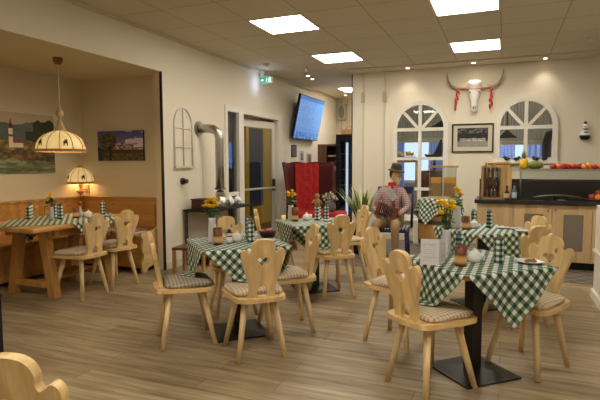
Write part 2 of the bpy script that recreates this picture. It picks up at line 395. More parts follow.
# window frames
for k, (cx, hw, sp, bo, ri) in enumerate((W1, W2)):
    f = MB()
    o = arch(cx, hw+.03, sp, bo-.03, rise=ri+.03); i_ = arch(cx, hw-.045, sp, bo+.04, rise=ri-.045)
    f.plate(o, .06, [i_], Matrix.Translation((0, YW-.03, 0)))
    mid = .055
    f.bb(cx-mid/2, cx+mid/2, YW-.05, YW-.005, bo+.03, sp+ri-.04)
    f.bb(cx-hw+.03, cx+hw-.03, YW-.052, YW-.004, sp-.035, sp+.02)
    zz = sp-.5
    while zz > bo+.2:
        f.bb(cx-hw+.03, cx+hw-.03, YW-.052, YW-.004, zz-.03, zz+.02); zz -= .52
    for sgn in (-1, 1):
        a = RD(45)
        p = Vector((cx+sgn*.02, YW-.028, sp)); q = Vector((cx+sgn*(hw-.03)*cos(a), YW-.028, sp+(ri-.03)*sin(a)))
        d = q-p; rot = Matrix.Rotation(-math.atan2(d.z, d.x), 3, 'Y')
        f.box((p+q)/2, (d.length, .044, .05), rot)
    wf = struct(f.build('window_%d' % (k+1), 'white'))
    # mirrored arch moulding and glass
    g = MB(); gl = arch(cx, hw-.03, sp, bo+.03, rise=ri-.03); g.plate(gl, .006, (), Matrix.Translation((0, YW+.05, 0)))
    g.build('window_pane', 'glass', wf)
    s = MB(); s.bb(cx-hw-.05, cx+hw+.05, YW-.10, YW, bo-.06, bo-.03); s.build('window_sill', 'white', wf)
# vertical rails of the folding wall
for k, (xx, zt) in enumerate(((-2.36, 2.95), (-1.98, 2.95))):
    r = MB(); r.bb(xx-.012, xx+.012, YW-.03, YW, 0, zt); struct(r.build('trim_%d' % (5+k), 'offwhite'))
    b = MB(); b.bb(xx-.03, xx+.03, YW-.06, YW-.03, 2.42, 2.55); b.cyl((xx, YW-.06, 2.44), (xx, YW-.09, 2.44), .014, n=10); b.bb(xx-.018, xx+.018, YW-.075, YW-.06, 2.47, 2.60)
    tag(b.build('wall_bracket', 'greypanel'), ['small grey metal bracket on the rail nearest the black corner trim', 'small grey metal bracket on the rail nearer the arched window'][k], 'bracket', 'brackets on the folding wall')
struct(MB().bb(-2.5, -.4, YW-.02, YW, 0, .1).build('baseboard_back', 'offwhite'))

# ---- room behind the windows
KY = 10.99
def kitchen_bits():
    for k, (x0, x1, z0, z1) in enumerate(((-2.1, -.85, .95, 2.05), (-.15, 1.35, .95, 1.95))):
        struct(MB().bb(x0, x1, KY-.03, KY, z0, z1).build('window_%d' % (3+k), emit('daylight_pane', (186, 204, 244), 1.9)))
        f = MB(); n = 2
        for i in range(n+1):
            xx = x0+(x1-x0)*i/n; f.bb(xx-.03, xx+.03, KY-.06, KY-.03, z0, z1)
        f.bb(x0, x1, KY-.06, KY-.03, z1-.03, z1+.03); f.bb(x0, x1, KY-.06, KY-.03, z0-.03, z0+.03)
        struct(f.build('window_%d_frame' % (3+k), 'white'))
    for x0, x1, l in ((-2.35, -2.0, 'blue curtain at the left of the far kitchen window'), (-1.45, -1.15, 'blue curtain hanging mid window behind the tall arched window'), (-.2, .18, 'blue curtain seen at the left of the short arched window'), (.35, .95, 'blue curtain seen behind the middle of the short arched window')):
        n = 24; pts = []
        c = MB(); vs = []
        for j in range(2):
            for i in range(n+1): vs.append((x0+(x1-x0)*i/n, KY-.14+.025*sin(i*1.6), .75 if j == 0 else 2.1))
        c.add(vs, [(i, i+1, n+2+i, n+1+i) for i in range(n)], True)
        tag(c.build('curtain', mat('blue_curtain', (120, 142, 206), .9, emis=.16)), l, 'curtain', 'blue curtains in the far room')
    # pleated grey screens behind arches
    for (cx, hw, sp, bo, ri), l, dz in ((W1, 'pale pleated blind behind the tall arched window', -.14), (W2, 'pale pleated blind behind the short arched window', -.2)):
        n = 56; vs = []; x0, x1 = cx-.62, cx+.62
        for z in (sp+dz, sp+.72):
            for i in range(n+1): vs.append((x0+(x1-x0)*i/n, YW+.42+(.02 if i % 2 else 0), z))
        c = MB(); c.add(vs, [(i, i+1, n+2+i, n+1+i) for i in range(n)])
        r = MB(); r.bb(x0, x1, YW+.40, YW+.46, sp+dz-.07, sp+dz)
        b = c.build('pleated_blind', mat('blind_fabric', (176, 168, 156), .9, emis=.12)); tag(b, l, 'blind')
        r.build('bottom_rail', 'offwhite', b)
    tag(MB().bb(-1.5, -.9, 9.9, 10.4, 0, 1.2).bb(-1.47, -1.21, 9.885, 9.9, .1, 1.15).bb(-1.19, -.93, 9.885, 9.9, .1, 1.15).build('kitchen_cabinet', 'darkwood', bevel=.01), 'dark brown cabinet seen low through the tall arched window', 'cabinet')
    fb = MB().bb(-2.0, -1.52, 9.5, 9.8, 1.36, 1.40).build('shelf', 'crate'); tag(fb, 'narrow shelf seen through the tall arched window carrying a yellow flower box', 'shelf')
    MB().bb(-1.99, -1.97, 9.52, 9.78, 0, 1.36).bb(-1.55, -1.53, 9.52, 9.78, 0, 1.36).build('leg', 'crate', fb)
    f = empty('flower_box', (-1.76, 9.62, 1.40), 0, 'box of yellow flowers seen through the tall arched window', 'flowers')
    MB().bb(-.2, .2, -.06, .06, 0, .07).build('planter', 'leaf', f)
    b = MB()
    for i in range(26): b.ball((random.uniform(-.2, .2), random.uniform(-.06, .06), .09+random.random()*.06), .026, 8, 5)
    b.build('blossoms', 'yellow', f)
    # black extractor hood / pipes
    h = MB(); h.add([(-.92, 9.0, 2.14), (-1.24, 9.0, 1.96), (-.8, 9.0, 1.96), (-.92, 9.16, 2.14), (-1.24, 9.16, 1.96), (-.8, 9.16, 1.96)], [(0, 1, 2), (3, 5, 4), (0, 3, 4, 1), (1, 4, 5, 2), (2, 5, 3, 0)])
    h.cyl((-.9, 9.08, 2.05), (-.9, 9.08, ZC), .04)
    tag(h.build('extractor_hood', 'matte_black'), 'black slanted extractor hood seen through the tall arched window', 'hood')
    h = MB(); h.tube([(-1.32, 9.1, 1.50), (-1.25, 9.1, 1.46), (-1.15, 9.1, 1.45), (-1.08, 9.1, 1.52), (-1.06, 9.1, 1.62), (-1.04, 9.1, 1.76)], [.01, .04, .06, .07, .05, .015], 10)
    h.cyl((-1.15, 9.1, 0), (-1.15, 9.1, 1.46), .02); h.lathe([(.001, 0), (.09, 0), (.09, .02), (.001, .02)], (-1.15, 9.1, 0), 16)
    tag(h.build('curved_sculpture', 'matte_black'), 'black curved horn shaped sculpture on a pole behind the tall arched window', 'sculpture')
    h = MB(); h.tube([(.62, 9.08, 0), (.62, 9.08, 1.68), (.65, 9.08, 1.80), (.76, 9.08, 1.84), (1.3, 9.08, 1.84)], .065, 14)
    tag(h.build('stove_pipe', 'matte_black'), 'thick black stove pipe with an elbow behind the short arched window', 'pipe')
    h = MB(); h.add([(-.12, 9.0, 1.76), (.18, 9.0, 1.76), (.02, 9.0, 1.90), (-.12, 9.12, 1.76), (.18, 9.12, 1.76), (.02, 9.12, 1.90)], [(0, 1, 2), (3, 5, 4), (0, 3, 4, 1), (1, 4, 5, 2), (2, 5, 3, 0)])
    h.cyl((.02, 9.06, 1.88), (.02, 9.06, ZC), .008)
    tag(h.build('hanging_lamp', 'matte_black'), 'black wedge shaped hanging lamp behind the short arched window', 'lamp')
kitchen_bits()
# little birds standing on the sill of the short window
for i, xx in enumerate((.03, .17, .45, .57)):
    b = MB(); b.ball((0, 0, .045), (.045, .02, .026), 12, 8); b.ball((-.038, 0, .07), (.02, .015, .018), 10, 6)
    b.add([(.03, -.006, .045), (.095, 0, .085), (.03, .006, .045), (.03, 0, .03)], [(0, 1, 2), (0, 3, 1), (2, 1, 3), (0, 2, 3)])
    b.add([(-.052, -.005, .072), (-.075, 0, .066), (-.052, .005, .072), (-.052, 0, .062)], [(0, 1, 2), (0, 3, 1), (2, 1, 3), (0, 2, 3)])
    b.cyl((0, .004, 0), (0, .004, .03), .003, n=6); b.cyl((.012, -.004, 0), (.012, -.004, .03), .003, n=6)
    o = b.build('bird_figure', mat('bird_blue', (26, 40, 66), .6), loc=(xx, YW-.075, 1.371))
    if i % 2: o.rotation_euler.z = pi
    tag(o, ['dark bird figure on the short window sill, leftmost of four', 'dark bird figure on the short window sill, second from left', 'dark bird figure on the short window sill, just right of the pineapple', 'dark bird figure on the short window sill, rightmost of four'][i], 'bird figure', 'bird figures on the window sill')

# ---- doors in the left wall (at X = XL)
def doors():
    f = MB(); x0, x1 = XL-.09, XL+.02
    f.plate([(DY0+.001, .001), (DY1-.001, .001), (DY1-.001, DZ-.001), (DY0+.001, DZ-.001)], x1-x0, [[(DY0+.07, .12), (7.14, .12), (7.14, DZ-.09), (DY0+.07, DZ-.09)], [(7.30, .002), (DY1-.20, .002), (DY1-.20, DZ-.09), (7.30, DZ-.09)]], Matrix.Translation(((x0+x1)/2, 0, 0)) @ Matrix.Rotation(RD(90), 4, 'Z'))
    fr = struct(f.build('door_1', 'white'))
    MB().bb(XL-.04, XL-.03, DY0+.07, 7.14, .12, DZ-.09).build('door_pane', 'doorglass', fr)
    MB().bb(XL-.035, XL+.0, DY0+.07, 7.14, .84, .90).build('door_rail', 'white', fr)
    # opening leaf, hinged at the far side and ajar outwards
    hinge = (XL-.06, DY1-.24, 0); L = DY1-.24-7.33
    l = MB(); l.bb(-.02, .02, -L, -L+.09, .02, DZ-.14); l.bb(-.02, .02, -.09, 0, .02, DZ-.14); l.bb(-.02, .02, -L+.09, -.09, DZ-.26, DZ-.14); l.bb(-.02, .02, -L+.09, -.09, .02, .14)
    d = l.build('door_2', 'white', loc=hinge, rz=RD(-7)); struct(d)
    MB().bb(-.005, .005, -L+.09, -.09, .14, DZ-.26).build('door_pane', 'doorglass', d)
    h = MB(); h.cyl((.06, -L+.04, .9), (.06, -.04, .9), .02, n=10); h.cyl((.02, -L+.05, .9), (.06, -L+.05, .9), .015, n=8); h.cyl((.02, -.05, .9), (.06, -.05, .9), .015, n=8)
    h.build('push_bar', 'greypanel', d)
    h = MB(); h.bb(.02, .045, -.10, -.03, .84, 1.06)
    h.build('lock_case', 'darksteel', d)
    # vestibule behind
    vx = -5.0
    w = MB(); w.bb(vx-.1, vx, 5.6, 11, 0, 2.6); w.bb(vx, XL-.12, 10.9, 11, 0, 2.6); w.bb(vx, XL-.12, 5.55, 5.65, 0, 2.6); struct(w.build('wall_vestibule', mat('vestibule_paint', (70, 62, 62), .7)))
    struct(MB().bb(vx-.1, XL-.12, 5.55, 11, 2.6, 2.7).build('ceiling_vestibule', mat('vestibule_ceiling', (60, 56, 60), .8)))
    struct(MB().bb(vx+.0, vx+.03, 8.3, 9.08, 1.26, 1.76).build('window_5', emit('blue_daylight', (110, 155, 235), .7)))
    struct(MB().bb(vx+.0, vx+.035, 8.72, 8.95, 1.02, 1.70).build('window_6', emit('bright_daylight', (200, 220, 250), 1.5)))
    y = MB(); o_ = [(9.2, 0.02), (10.40, .02), (10.40, 2.24), (9.2, 2.24)]; i_ = [(9.32, .42), (10.05, .42), (10.05, 2.10), (9.32, 2.10)]
    rot = Matrix.Translation((vx+.04, 0, 0)) @ Matrix.Rotation(RD(90), 4, 'Z')
    y.plate(o_, .04, [i_], rot)
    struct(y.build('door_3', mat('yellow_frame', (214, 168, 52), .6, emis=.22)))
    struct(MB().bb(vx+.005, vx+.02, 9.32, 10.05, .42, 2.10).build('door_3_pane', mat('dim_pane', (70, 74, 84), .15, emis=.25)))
doors()

# ---- ceiling fittings
panel_mat = emit('lit_panel', (255, 246, 230), 21)
def light_panel(x, y, label):
    t = empty('ceiling_light', (x, y, ZC), 0, label, 'ceiling light', 'square ceiling light panels')
    fr = MB(); fr.bb(-.33, .33, -.33, -.305, -.014, 0); fr.bb(-.33, .33, .305, .33, -.014, 0); fr.bb(-.33, -.305, -.305, .305, -.014, 0); fr.bb(.305, .33, -.305, .305, -.014, 0)
    fr.build('panel_frame', 'white', t); MB().bb(-.305, .305, -.305, .305, -.009, -.002).build('diffuser', panel_mat, t)
for x, y, l in ((-2.39, 5.43, 'square lit ceiling panel highest above the exit sign side of the room'), (-2.39, 7.41, 'square lit ceiling panel above the opening to the far room'), (-.41, 5.43, 'square lit ceiling panel cut by the top edge of the picture'), (-.41, 7.41, 'square lit ceiling panel directly in front of the horned skull'), (-3.05, 10.71, 'square lit ceiling panel in the far room above the fridge'),
                (-2.39, 1.47, 'square lit ceiling panel behind the camera, left row'), (-.41, 1.47, 'square lit ceiling panel behind the camera, middle row'), (1.57, 1.47, 'square lit ceiling panel behind the camera, right row'), (1.9, 5.43, 'square lit ceiling panel over the right hand counter'), (-.41, -1.2, 'square lit ceiling panel at the front wall')):
    light_panel(x, y, l)
spot_glow = emit('spot_glow', (255, 240, 214), 14)
for i, (x, y, e) in enumerate(((-1.55, 8.6, 4.5), (-.50, 8.57, 6), (.53, 8.62, 4.5), (-3.40, 8.75, 0), (-3.45, 9.1, 0), (-3.55, 11.6, 0))):
    t = empty('downlight', (x, y, ZC-(.02 if y < YB and x > -2.5 else 0)), 0, ['round downlight above the tall arched window', 'round downlight above the horned skull', 'round downlight above the short arched window', 'small downlight nearer us of the pair left of the monitor top', 'small downlight farther of the pair left of the monitor top', 'small downlight by the boarded far wall'][i], 'downlight', 'small round ceiling downlights')
    MB().lathe([(.028, -.004), (.045, -.008), (.05, 0)], n=20).build('trim_ring', 'white', t)
    MB().lathe([(.001, -.005), (.028, -.005)], n=16).build('bulb', spot_glow, t)
    if e:
        L = bpy.data.lights.new('spot', 'SPOT'); L.energy = e*1.5; L.spot_size = RD(105); L.spot_blend = .9; L.color = (1, .88, .7); L.shadow_soft_size = .03
        o = bpy.data.objects.new('downlight_beam', L); COL.objects.link(o); o.parent = t; o.location = (0, 0, -.03); o.rotation_euler = (RD(2), 0, 0)
for x, y, l in ((-3.62, 7.45, 'white smoke detector on the ceiling near the exit sign'), (1.0, 7.55, 'white smoke detector at the right edge of the ceiling')):
    d = MB(); d.lathe([(.001, -.045), (.03, -.045), (.045, -.03), (.055, -.01), (.055, 0)], n=20); tag(d.build('smoke_detector', 'offwhite', loc=(x, y, ZC)), l, 'smoke detector')
d = MB(); d.cyl((0, 0, 0), (0, 0, -.05), .012, n=10); d.lathe([(.001, -.09), (.018, -.085), (.024, -.065), (.012, -.05)], n=14); tag(d.build('ceiling_sensor', 'white', loc=(-3.1, 7.9, ZC)), 'tiny white sensor hanging from the ceiling above the monitor', 'sensor')
# exit sign
def exit_fn(u, v):
    g = (30, 150, 90); w_ = (235, 255, 245)
    if u < .22 and .2 < v < .8: return w_ if abs(v-.5) < .13 or (u > .12 and abs(v-.5) < (.22-u)*2.6) else g
    if .40 < u < .62:      # running figure
        x = (u-.51)/.11; y = (v-.5)/.36
        if (x-.25)**2+(y-.8)**2*1.4 < .07: return w_
        if abs(x-.1*y) < .18 and -.25 < y < .6: return w_
        if abs(y-.25+.4*abs(x)) < .12 and abs(x) < .8: return w_
        if -.95 < y <= -.2 and (abs(x-(y+.2)*.9) < .16 or abs(x+(y+.2)*.75) < .16): return w_
        return g
    if .70 < u < .92 and .12 < v < .88: return w_
    return g
t = empty('exit_sign', (XL+.02, 7.95, 2.79), RD(0), 'green lit emergency exit sign under the ceiling', 'exit sign')
MB().bb(0, .05, -.04, .04, .05, .165).build('mount', 'white', t)
MB().bb(.0, .22, -.022, .022, -.055, .055).build('housing', 'white', t)
for s_ in (-1, 1):
    mt = Matrix.Translation((.11, s_*.0235, 0)) @ Matrix.Rotation(0 if s_ < 0 else pi, 4, 'Z')
    painted('pictogram', .21, .10, 44, 18, exit_fn, 'screen', t, mt)
L = bpy.data.lights.new('exit_glow', 'POINT'); L.energy = 1.3; L.color = (.5, .66, 1); L.shadow_soft_size = .05
o = bpy.data.objects.new('exit_glow', L); COL.objects.link(o); o.parent = t; o.location = (.14, -.20, -.08)

# ------------------------------------------------------------------ chairs
def heart(cx, cz, s, n=28):
    pts = []
    for i in range(n):
        a = 2*pi*i/n; pts.append((cx+s*16*sin(a)**3/17, cz+s*(13*cos(a)-5*cos(2*a)-2*cos(3*a)-cos(4*a))/17))
    return pts
BH = [(0, .415), (.04, .411), (.068, .395), (.082, .365), (.080, .338), (.088, .322), (.106, .330), (.126, .346), (.146, .336), (.153, .312), (.149, .285), (.138, .24), (.12, .18), (.103, .125), (.093, .08), (.09, .045), (.096, .01), (.1, -.012)]
def chair_outline():
    half = BH; full = [(-x, z) for x, z in reversed(half[1:])]+half
    # open polyline smoothed
    c = catmull(full, 3); return c
def make_chair(label, cush='cush'):
    t = empty('dining_chair', (0, 0, 0), 0, label, 'chair', 'pine chairs with carved heart backs')
    so = catmull([(-.2, .185), (-.1, .212), (.1, .212), (.2, .185), (.212, .06), (.19, -.08), (.165, -.19), (.09, -.225), (-.09, -.225), (-.165, -.19), (-.19, -.08), (-.212, .06)], 4)
    s = MB().plate([(x, y) for x, y in so], .03, (), Matrix.Translation((0, 0, .43)) @ Matrix.Rotation(RD(90), 4, 'X') @ Matrix.Scale(-1, 4, (0, 0, 1)) @ Matrix.Rotation(0, 4, 'Z'))
    # plate lies in x,z -> rotate to x,y
    s.build('seat', 'pine_seat', t, bevel=.007)
    tilt = Matrix.Translation((0, -.178, .445)) @ Matrix.Rotation(RD(10), 4, 'X')
    hole2 = [(-.032, .01), (.032, .01), (.036, .04), (.026, .075), (0, .09), (-.026, .075), (-.036, .04)]
    b = MB().plate(chair_outline(), .030, [heart(0, .262, .044), hole2], tilt); b.build('backrest', 'pine', t, bevel=.004)
    for sx, sy in ((-1, -1), (1, -1), (-1, 1), (1, 1)):
        l = MB(); l.cyl((sx*.10, sy*.115, .416), (sx*(.168 if sy < 0 else .182), sy*.185+(0 if sy < 0 else .015), 0), .0235, .0175, 12)
        l.build('leg', 'pine_leg', t)
    # cushion
    k = 10; c = MB(); vs = []
    co = catmull([(-.175, .17), (0, .185), (.175, .17), (.18, .0), (.15, -.135), (0, -.15), (-.15, -.135), (-.18, .0)], 4); n = len(co)
    prof = [(.0, .0), (.96, 0), (1.03, .012), (1.02, .027), (.9, .04), (.6, .045), (.02, .047)]
    for r, z in prof: vs += [(x*r, y*r+.01*(1-r), .446+z+.003*sin(9*x)*sin(8*y)) for x, y in co]
    fs = [(j*n+i, j*n+(i+1) % n, (j+1)*n+(i+1) % n, (j+1)*n+i) for j in range(len(prof)-1) for i in range(n)]
    c.add(vs, fs, True)
    c.build('cushion', cush, t)
    return t
chairs = [  # x, y, rz(deg), cushion, label
    (-1.64, 3.16, 42, 0, 'pine chair nearest us at the middle table, its heart back turned to us'),
    (-2.25, 3.17, -48, 1, 'pine chair with a greyish cushion left of the middle table, seen side on'),
    (-1.64, 3.72, 128, 0, 'pine chair right of the middle table with its back seen at an angle'),
    (-2.30, 3.98, -138, 0, 'pine chair behind the candle and sugar pot of the middle table'),
    (-.40, 3.07, -38, 0, 'largest pine chair, in front of the white menu card at the front right table'),
    (-.73, 3.76, -112, 0, 'pine chair left of the front right table, standing in open floor'),
    (.18, 3.62, 147, 0, 'pine chair at the right side of the front right table behind the hanging cloth corner'),
    (.12, 4.60, 36, 0, 'pine chair squeezed between the two right tables, only its back top showing'),
    (.13, 5.08, 131, 0, 'pine chair at the far right table before the counter doors'),
    (-1.62, 4.84, 42, 0, 'pine chair at the far left table with its back square to us'),
    (-2.31, 5.02, -66, 0, 'pine chair left of the far left table, in front of the glass door'),
    (-1.72, 5.66, 132, 0, 'pine chair pulled out behind the far left table beside the tall plant'),
    (-4.02, 3.88, 88, 0, 'pine chair at the alcove table nearest to us'),
    (-4.03, 4.36, 80, 0, 'pine chair at the alcove table nearer the bench end'),
    (-1.26, 1.15, 12, 0, 'pine chair cut off by the bottom left corner of the picture'),
]
c0 = make_chair(chairs[0][4]); c1 = make_chair(chairs[1][4], 'cush_grey'); index_kids()
used = set()
for x, y, r, g, l in chairs:
    src = (c0, c1)[g]
    o = src if g not in used else copy_tree(src)
    used.add(g); o.location = (x, y, 0); o.rotation_euler = (0, 0, RD(r)); o['label'] = l

# ------------------------------------------------------------------ pedestal tables and cloths
TZ = .725; RESTZ = .499
def bistro_table(x, y, rz, label, base_rz=None):
    t = empty('pedestal_table', (x, y, 0), rz, label, 'table', 'square pedestal tables')
    MB().bb(-.33, .33, -.33, .33, TZ-.028, TZ).build('tabletop', 'oak', t, bevel=.004)
    b = MB(); b.bb(-.21, .21, -.21, .21, 0, .012); b.add([(-.19, -.19, .012), (.19, -.19, .012), (.19, .19, .012), (-.19, .19, .012), (-.05, -.05, .03), (.05, -.05, .03), (.05, .05, .03), (-.05, .05, .03)], [(0, 1, 5, 4), (1, 2, 6, 5), (2, 3, 7, 6), (3, 0, 4, 7), (4, 5, 6, 7)])
    b.build('foot_plate', 'black', t); MB().bb(-.04, .04, -.04, .04, .02, TZ-.05).build('column', 'black', t, bevel=.004)
    MB().bb(-.22, .22, -.03, .03, TZ-.055, TZ-.028).bb(-.03, .03, -.22, .22, TZ-.0551, TZ-.028).build('support_arms', 'black', t)
    return t
def diamond_cloth(name, x, y, z, rz, label, hx=.33, hy=.33, side=.95, off=(0, 0), seed=1, rot=45, rest='', group='green and white checked tablecloths'):
    """square cloth laid cornerwise over a rectangle hx,hy; overhanging corners fold down"""
    n = 84; vs = []; uv = []; rnd = random.Random(seed); ph = [rnd.uniform(0, 6) for _ in range(4)]
    ca, sa = cos(RD(rot)), sin(RD(rot))
    R_ = .008
    for j in range(n+1):
        for i in range(n+1):
            a = side*(i/n-.5); b = side*(j/n-.5); uv.append((a+.5, b+.5))
            u = a*ca-b*sa+off[0]; v = a*sa+b*ca+off[1]; zz = z; ex = abs(u)-hx; ey = abs(v)-hy
            def fold(e):
                # returns outward, downward
                L_ = R_*pi/2
                if e < L_: return R_*sin(e/R_), R_*(1-cos(e/R_))
                return R_+(e-L_)*.045, R_+(e-L_)
            if ex > 0 or ey > 0:
                if ex >= ey: e, s_ = ex, 0
                else: e, s_ = ey, 1
                out, dn = fold(e)
                if s_ == 0:
                    w = .012*sin(v*17+ph[0])*min(1, e*6)
                    u = math.copysign(hx+.004+out+w+.006, u); v = v
                    if ey > 0: v = math.copysign(hy+.004+ey*.5, v)
                else:
                    w = .012*sin(u*17+ph[1])*min(1, e*6)
                    v = math.copysign(hy+.004+out+w+.006, v)
                    if ex > 0: u = math.copysign(hx+.004+ex*.5, u)
                side_ = ('+x' if u > 0 else '-x') if s_ == 0 else ('+y' if v > 0 else '-y')
                if side_ in rest and z-dn < RESTZ:
                    k_ = RESTZ-(z-dn); dn = z-RESTZ
                    if s_ == 0: u += math.copysign(k_, u)
                    else: v += math.copysign(k_, v)
                zz = z-dn
            vs.append((u, v, zz))
    fs = [(j*(n+1)+i, j*(n+1)+i+1, (j+1)*(n+1)+i+1, (j+1)*(n+1)+i) for j in range(n) for i in range(n)]
    me = bpy.data.meshes.new(name); me.from_pydata(vs, [], fs); ul = me.uv_layers.new(name='UVMap')
    for lp in me.loops: ul.data[lp.index].uv = uv[lp.vertex_index]
    for p in me.polygons: p.use_smooth = True
    me.materials.append(M['cloth'])
    o = bpy.data.objects.new(name, me); COL.objects.link(o); o.location = (x, y, 0); o.rotation_euler = (0, 0, rz)
    sm = o.modifiers.new('t', 'SOLIDIFY'); sm.thickness = .002; sm.offset = 1
    return tag(o, label, 'tablecloth', group)
CZ = TZ+.003
TAB = dict(M=(-1.97, 3.50, 44), R=(-.165, 3.37, 43), R2=(-.17, 5.05, 40), F=(-1.88, 5.03, 40))
for k, (l1, l2) in dict(M=('square pedestal table in the middle of the room beside the largest group of chairs', 'green checked cloth on the middle table under the spread of white pots'),
                        R=('square pedestal table at the front right with a broad black foot plate', 'green checked cloth on the front right table, under the white menu card'),
                        R2=('square pedestal table behind the front right one, before the counter', 'green checked cloth on the table just in front of the counter'),
                        F=('square pedestal table in front of the red wing chair', 'green checked cloth on the table in front of the red wing chair')).items():
    x, y, r = TAB[k]; bistro_table(x, y, RD(r), l1); diamond_cloth('tablecloth', x, y, CZ, RD(r), l2, seed=ord(k[0])+len(k), rest=dict(M='+x-x+y-y', R='+x-x', R2='+x-y', F='-y')[k])
ZT = CZ+.002

# ------------------------------------------------------------------ table things
def napkin(x, y, z, label, h=.15):
    t = empty('rolled_napkin', (x, y, z), random.random()*3, label, 'napkin', 'rolled checked napkins standing on tables')
    MB().lathe([(.001, 0), (.027, 0), (.029, .02), (.026, h*.55), (.028, h*.8), (.024, h)], n=16).build('roll', 'napkin', t)
    p = MB()
    for i in range(3):
        a = i*2.1; p.box((.010*cos(a), .010*sin(a), h+.004), (.012, .003, .035), Matrix.Rotation(a, 3, 'Z'))
    p.build('cutlery', 'steel', t)
def candle(x, y, z, label, h=.125, r=.036):
    t = empty('candle_lantern', (x, y, z), 0, label, 'candle', 'copper candle lanterns')
    MB().lathe([(.001, 0), (r, 0), (r, h), (r-.004, h), (r-.004, .006), (.001, .006)], n=24).build('sleeve', M['copper_lit'], t)
    MB().lathe([(.001, .008), (.022, .008), (.022, .04), (.001, .04)], n=16).build('tealight', 'ceramic', t)
    MB().ball((0, 0, .062), (.007, .007, .016), 8, 8).build('flame', 'glow', t)
def copper_lit():
    m, nt, b = _new('copper_lit'); tc = N(nt, 'ShaderNodeTexCoord')
    no = N(nt, 'ShaderNodeTexNoise'); no.inputs['Scale'].default_value = 120; nt.links.new(tc.outputs['Object'], no.inputs['Vector'])
    cr = N(nt, 'ShaderNodeValToRGB'); cr.color_ramp.elements[0].color = lin((70, 38, 22)); cr.color_ramp.elements[1].color = lin((140, 84, 50)); nt.links.new(no.outputs['Fac'], cr.inputs[0]); nt.links.new(cr.outputs[0], b.inputs['Base Color'])
    # tealight glow put into the opaque sleeve's own emission, strongest low down
    vd = N(nt, 'ShaderNodeVectorMath', operation='DISTANCE'); vd.inputs[1].default_value = (0, 0, .042)
    nt.links.new(tc.outputs['Object'], vd.inputs[0])
    mr = N(nt, 'ShaderNodeMapRange'); mr.inputs['From Min'].default_value = .034; mr.inputs['From Max'].default_value = .047; mr.inputs['To Min'].default_value = .34; mr.inputs['To Max'].default_value = .0
    nt.links.new(vd.outputs['Value'], mr.inputs[0]); nt.links.new(mr.outputs[0], b.inputs['Emission Strength']); b.inputs['Emission Color'].default_value = lin((255, 196, 110))
    b.inputs['Roughness'].default_value = .4; b.inputs['Metallic'].default_value = .3
    return m
M['copper_lit'] = copper_lit()
def sugar_pot(x, y, z, label):
    t = empty('sugar_pot', (x, y, z), 0, label, 'sugar pot', 'white ceramic sugar pots')
    MB().lathe([(.001, 0), (.03, 0), (.044, .015), (.046, .035), (.036, .052), (.034, .056)], n=20).build('pot_body', 'ceramic', t)
    MB().lathe([(.038, .055), (.03, .066), (.012, .072), (.007, .08), (.01, .087), (.001, .092)], n=16).build('pot_lid', 'ceramic', t)
    MB().tube([(.042, 0, .045), (.062, 0, .04), (.06, 0, .022), (.044, 0, .018)], .005, 6).build('handle', 'ceramic', t)
def menu_card(x, y, z, rz, label, w=.11, h=.16):
    t = empty('menu_card', (x, y, z), rz, label, 'menu card')
    def fn(u, v):
        if .12 < u < .88 and (v*14) % 1 < .38 and .1 < v < .86 and hsh(int(u*22), int(v*14)) > .2: return (190, 191, 198)
        return (214, 214, 218)
    for s_, nm, an in ((-1, 'front_page', -6), (1, 'rear_page', 62)):
        mt = Matrix.Rotation(RD(an), 4, 'Z') @ Matrix.Translation((s_*w/2, 0, h/2))
        painted(nm, w, h, 30, 40, fn, 'paint', t, mt)
def flower_head(b, c, r, n=10, up=Vector((0, 0, 1))):
    c = Vector(c)
    for ring, (rr, tilt, k) in enumerate(((1, .1, n), (.8, .45, n), (.5, .8, 7))):
        for i in range(k):
            a = 2*pi*i/k+ring*.3; d = Vector((cos(a), sin(a), 0)); sd = Vector((-sin(a), cos(a), 0))
            tip = c+d*r*rr*cos(tilt)+Vector((0, 0, r*rr*sin(tilt))); md = c+(tip-c)*.6
            b.add([c, md-sd*r*.2, tip, md+sd*r*.2], [(0, 1, 2, 3)])
    b.ball(c+Vector((0, 0, r*.12)), r*.42, 8, 5)
def vase(x, y, z, label, h=.16, heads=7, spread=.045, top=.1, seed=0, r=.032, fr=.026):
    rnd = random.Random(seed)
    t = empty('flower_vase', (x, y, z), 0, label, 'flower vase', 'white vases with yellow flowers')
    MB().lathe([(.001, 0), (r*.9, 0), (r, .01), (r*1.05, h*.5), (r*.86, h*.85), (r, h), (r-.004, h), (r*.8, h*.85), (.001, h*.8)], n=20).build('vase_body', 'vase', t)
    st = MB(); fl = []; lf = MB()
    for i in range(heads):
        a = rnd.uniform(0, 6.28); q = spread*math.sqrt((i+.3)/heads); c = Vector((q*cos(a), q*sin(a), h+top*rnd.uniform(.55, 1.0)))
        st.tube([(0, 0, h*.7), (c.x*.3, c.y*.3, h), tuple(c)], .0025, 5)
        b = MB(); flower_head(b, c, fr); b.build('flower', 'yellow', t)
    for i in range(34):
        a = rnd.uniform(0, 6.28); L_ = rnd.uniform(.04, .085); p = Vector((.012*cos(a), .012*sin(a), h+top*rnd.uniform(0, .6))); d = Vector((cos(a), sin(a), rnd.uniform(-.5, .7))).normalized(); sd = Vector((-sin(a), cos(a), .2))
        lf.add([p, p+d*L_*.5-sd*L_*.24, p+d*L_, p+d*L_*.5+sd*L_*.24], [(0, 1, 2, 3)])
    st.build('stems', 'leaf', t); lf.build('foliage', 'leaf', t)
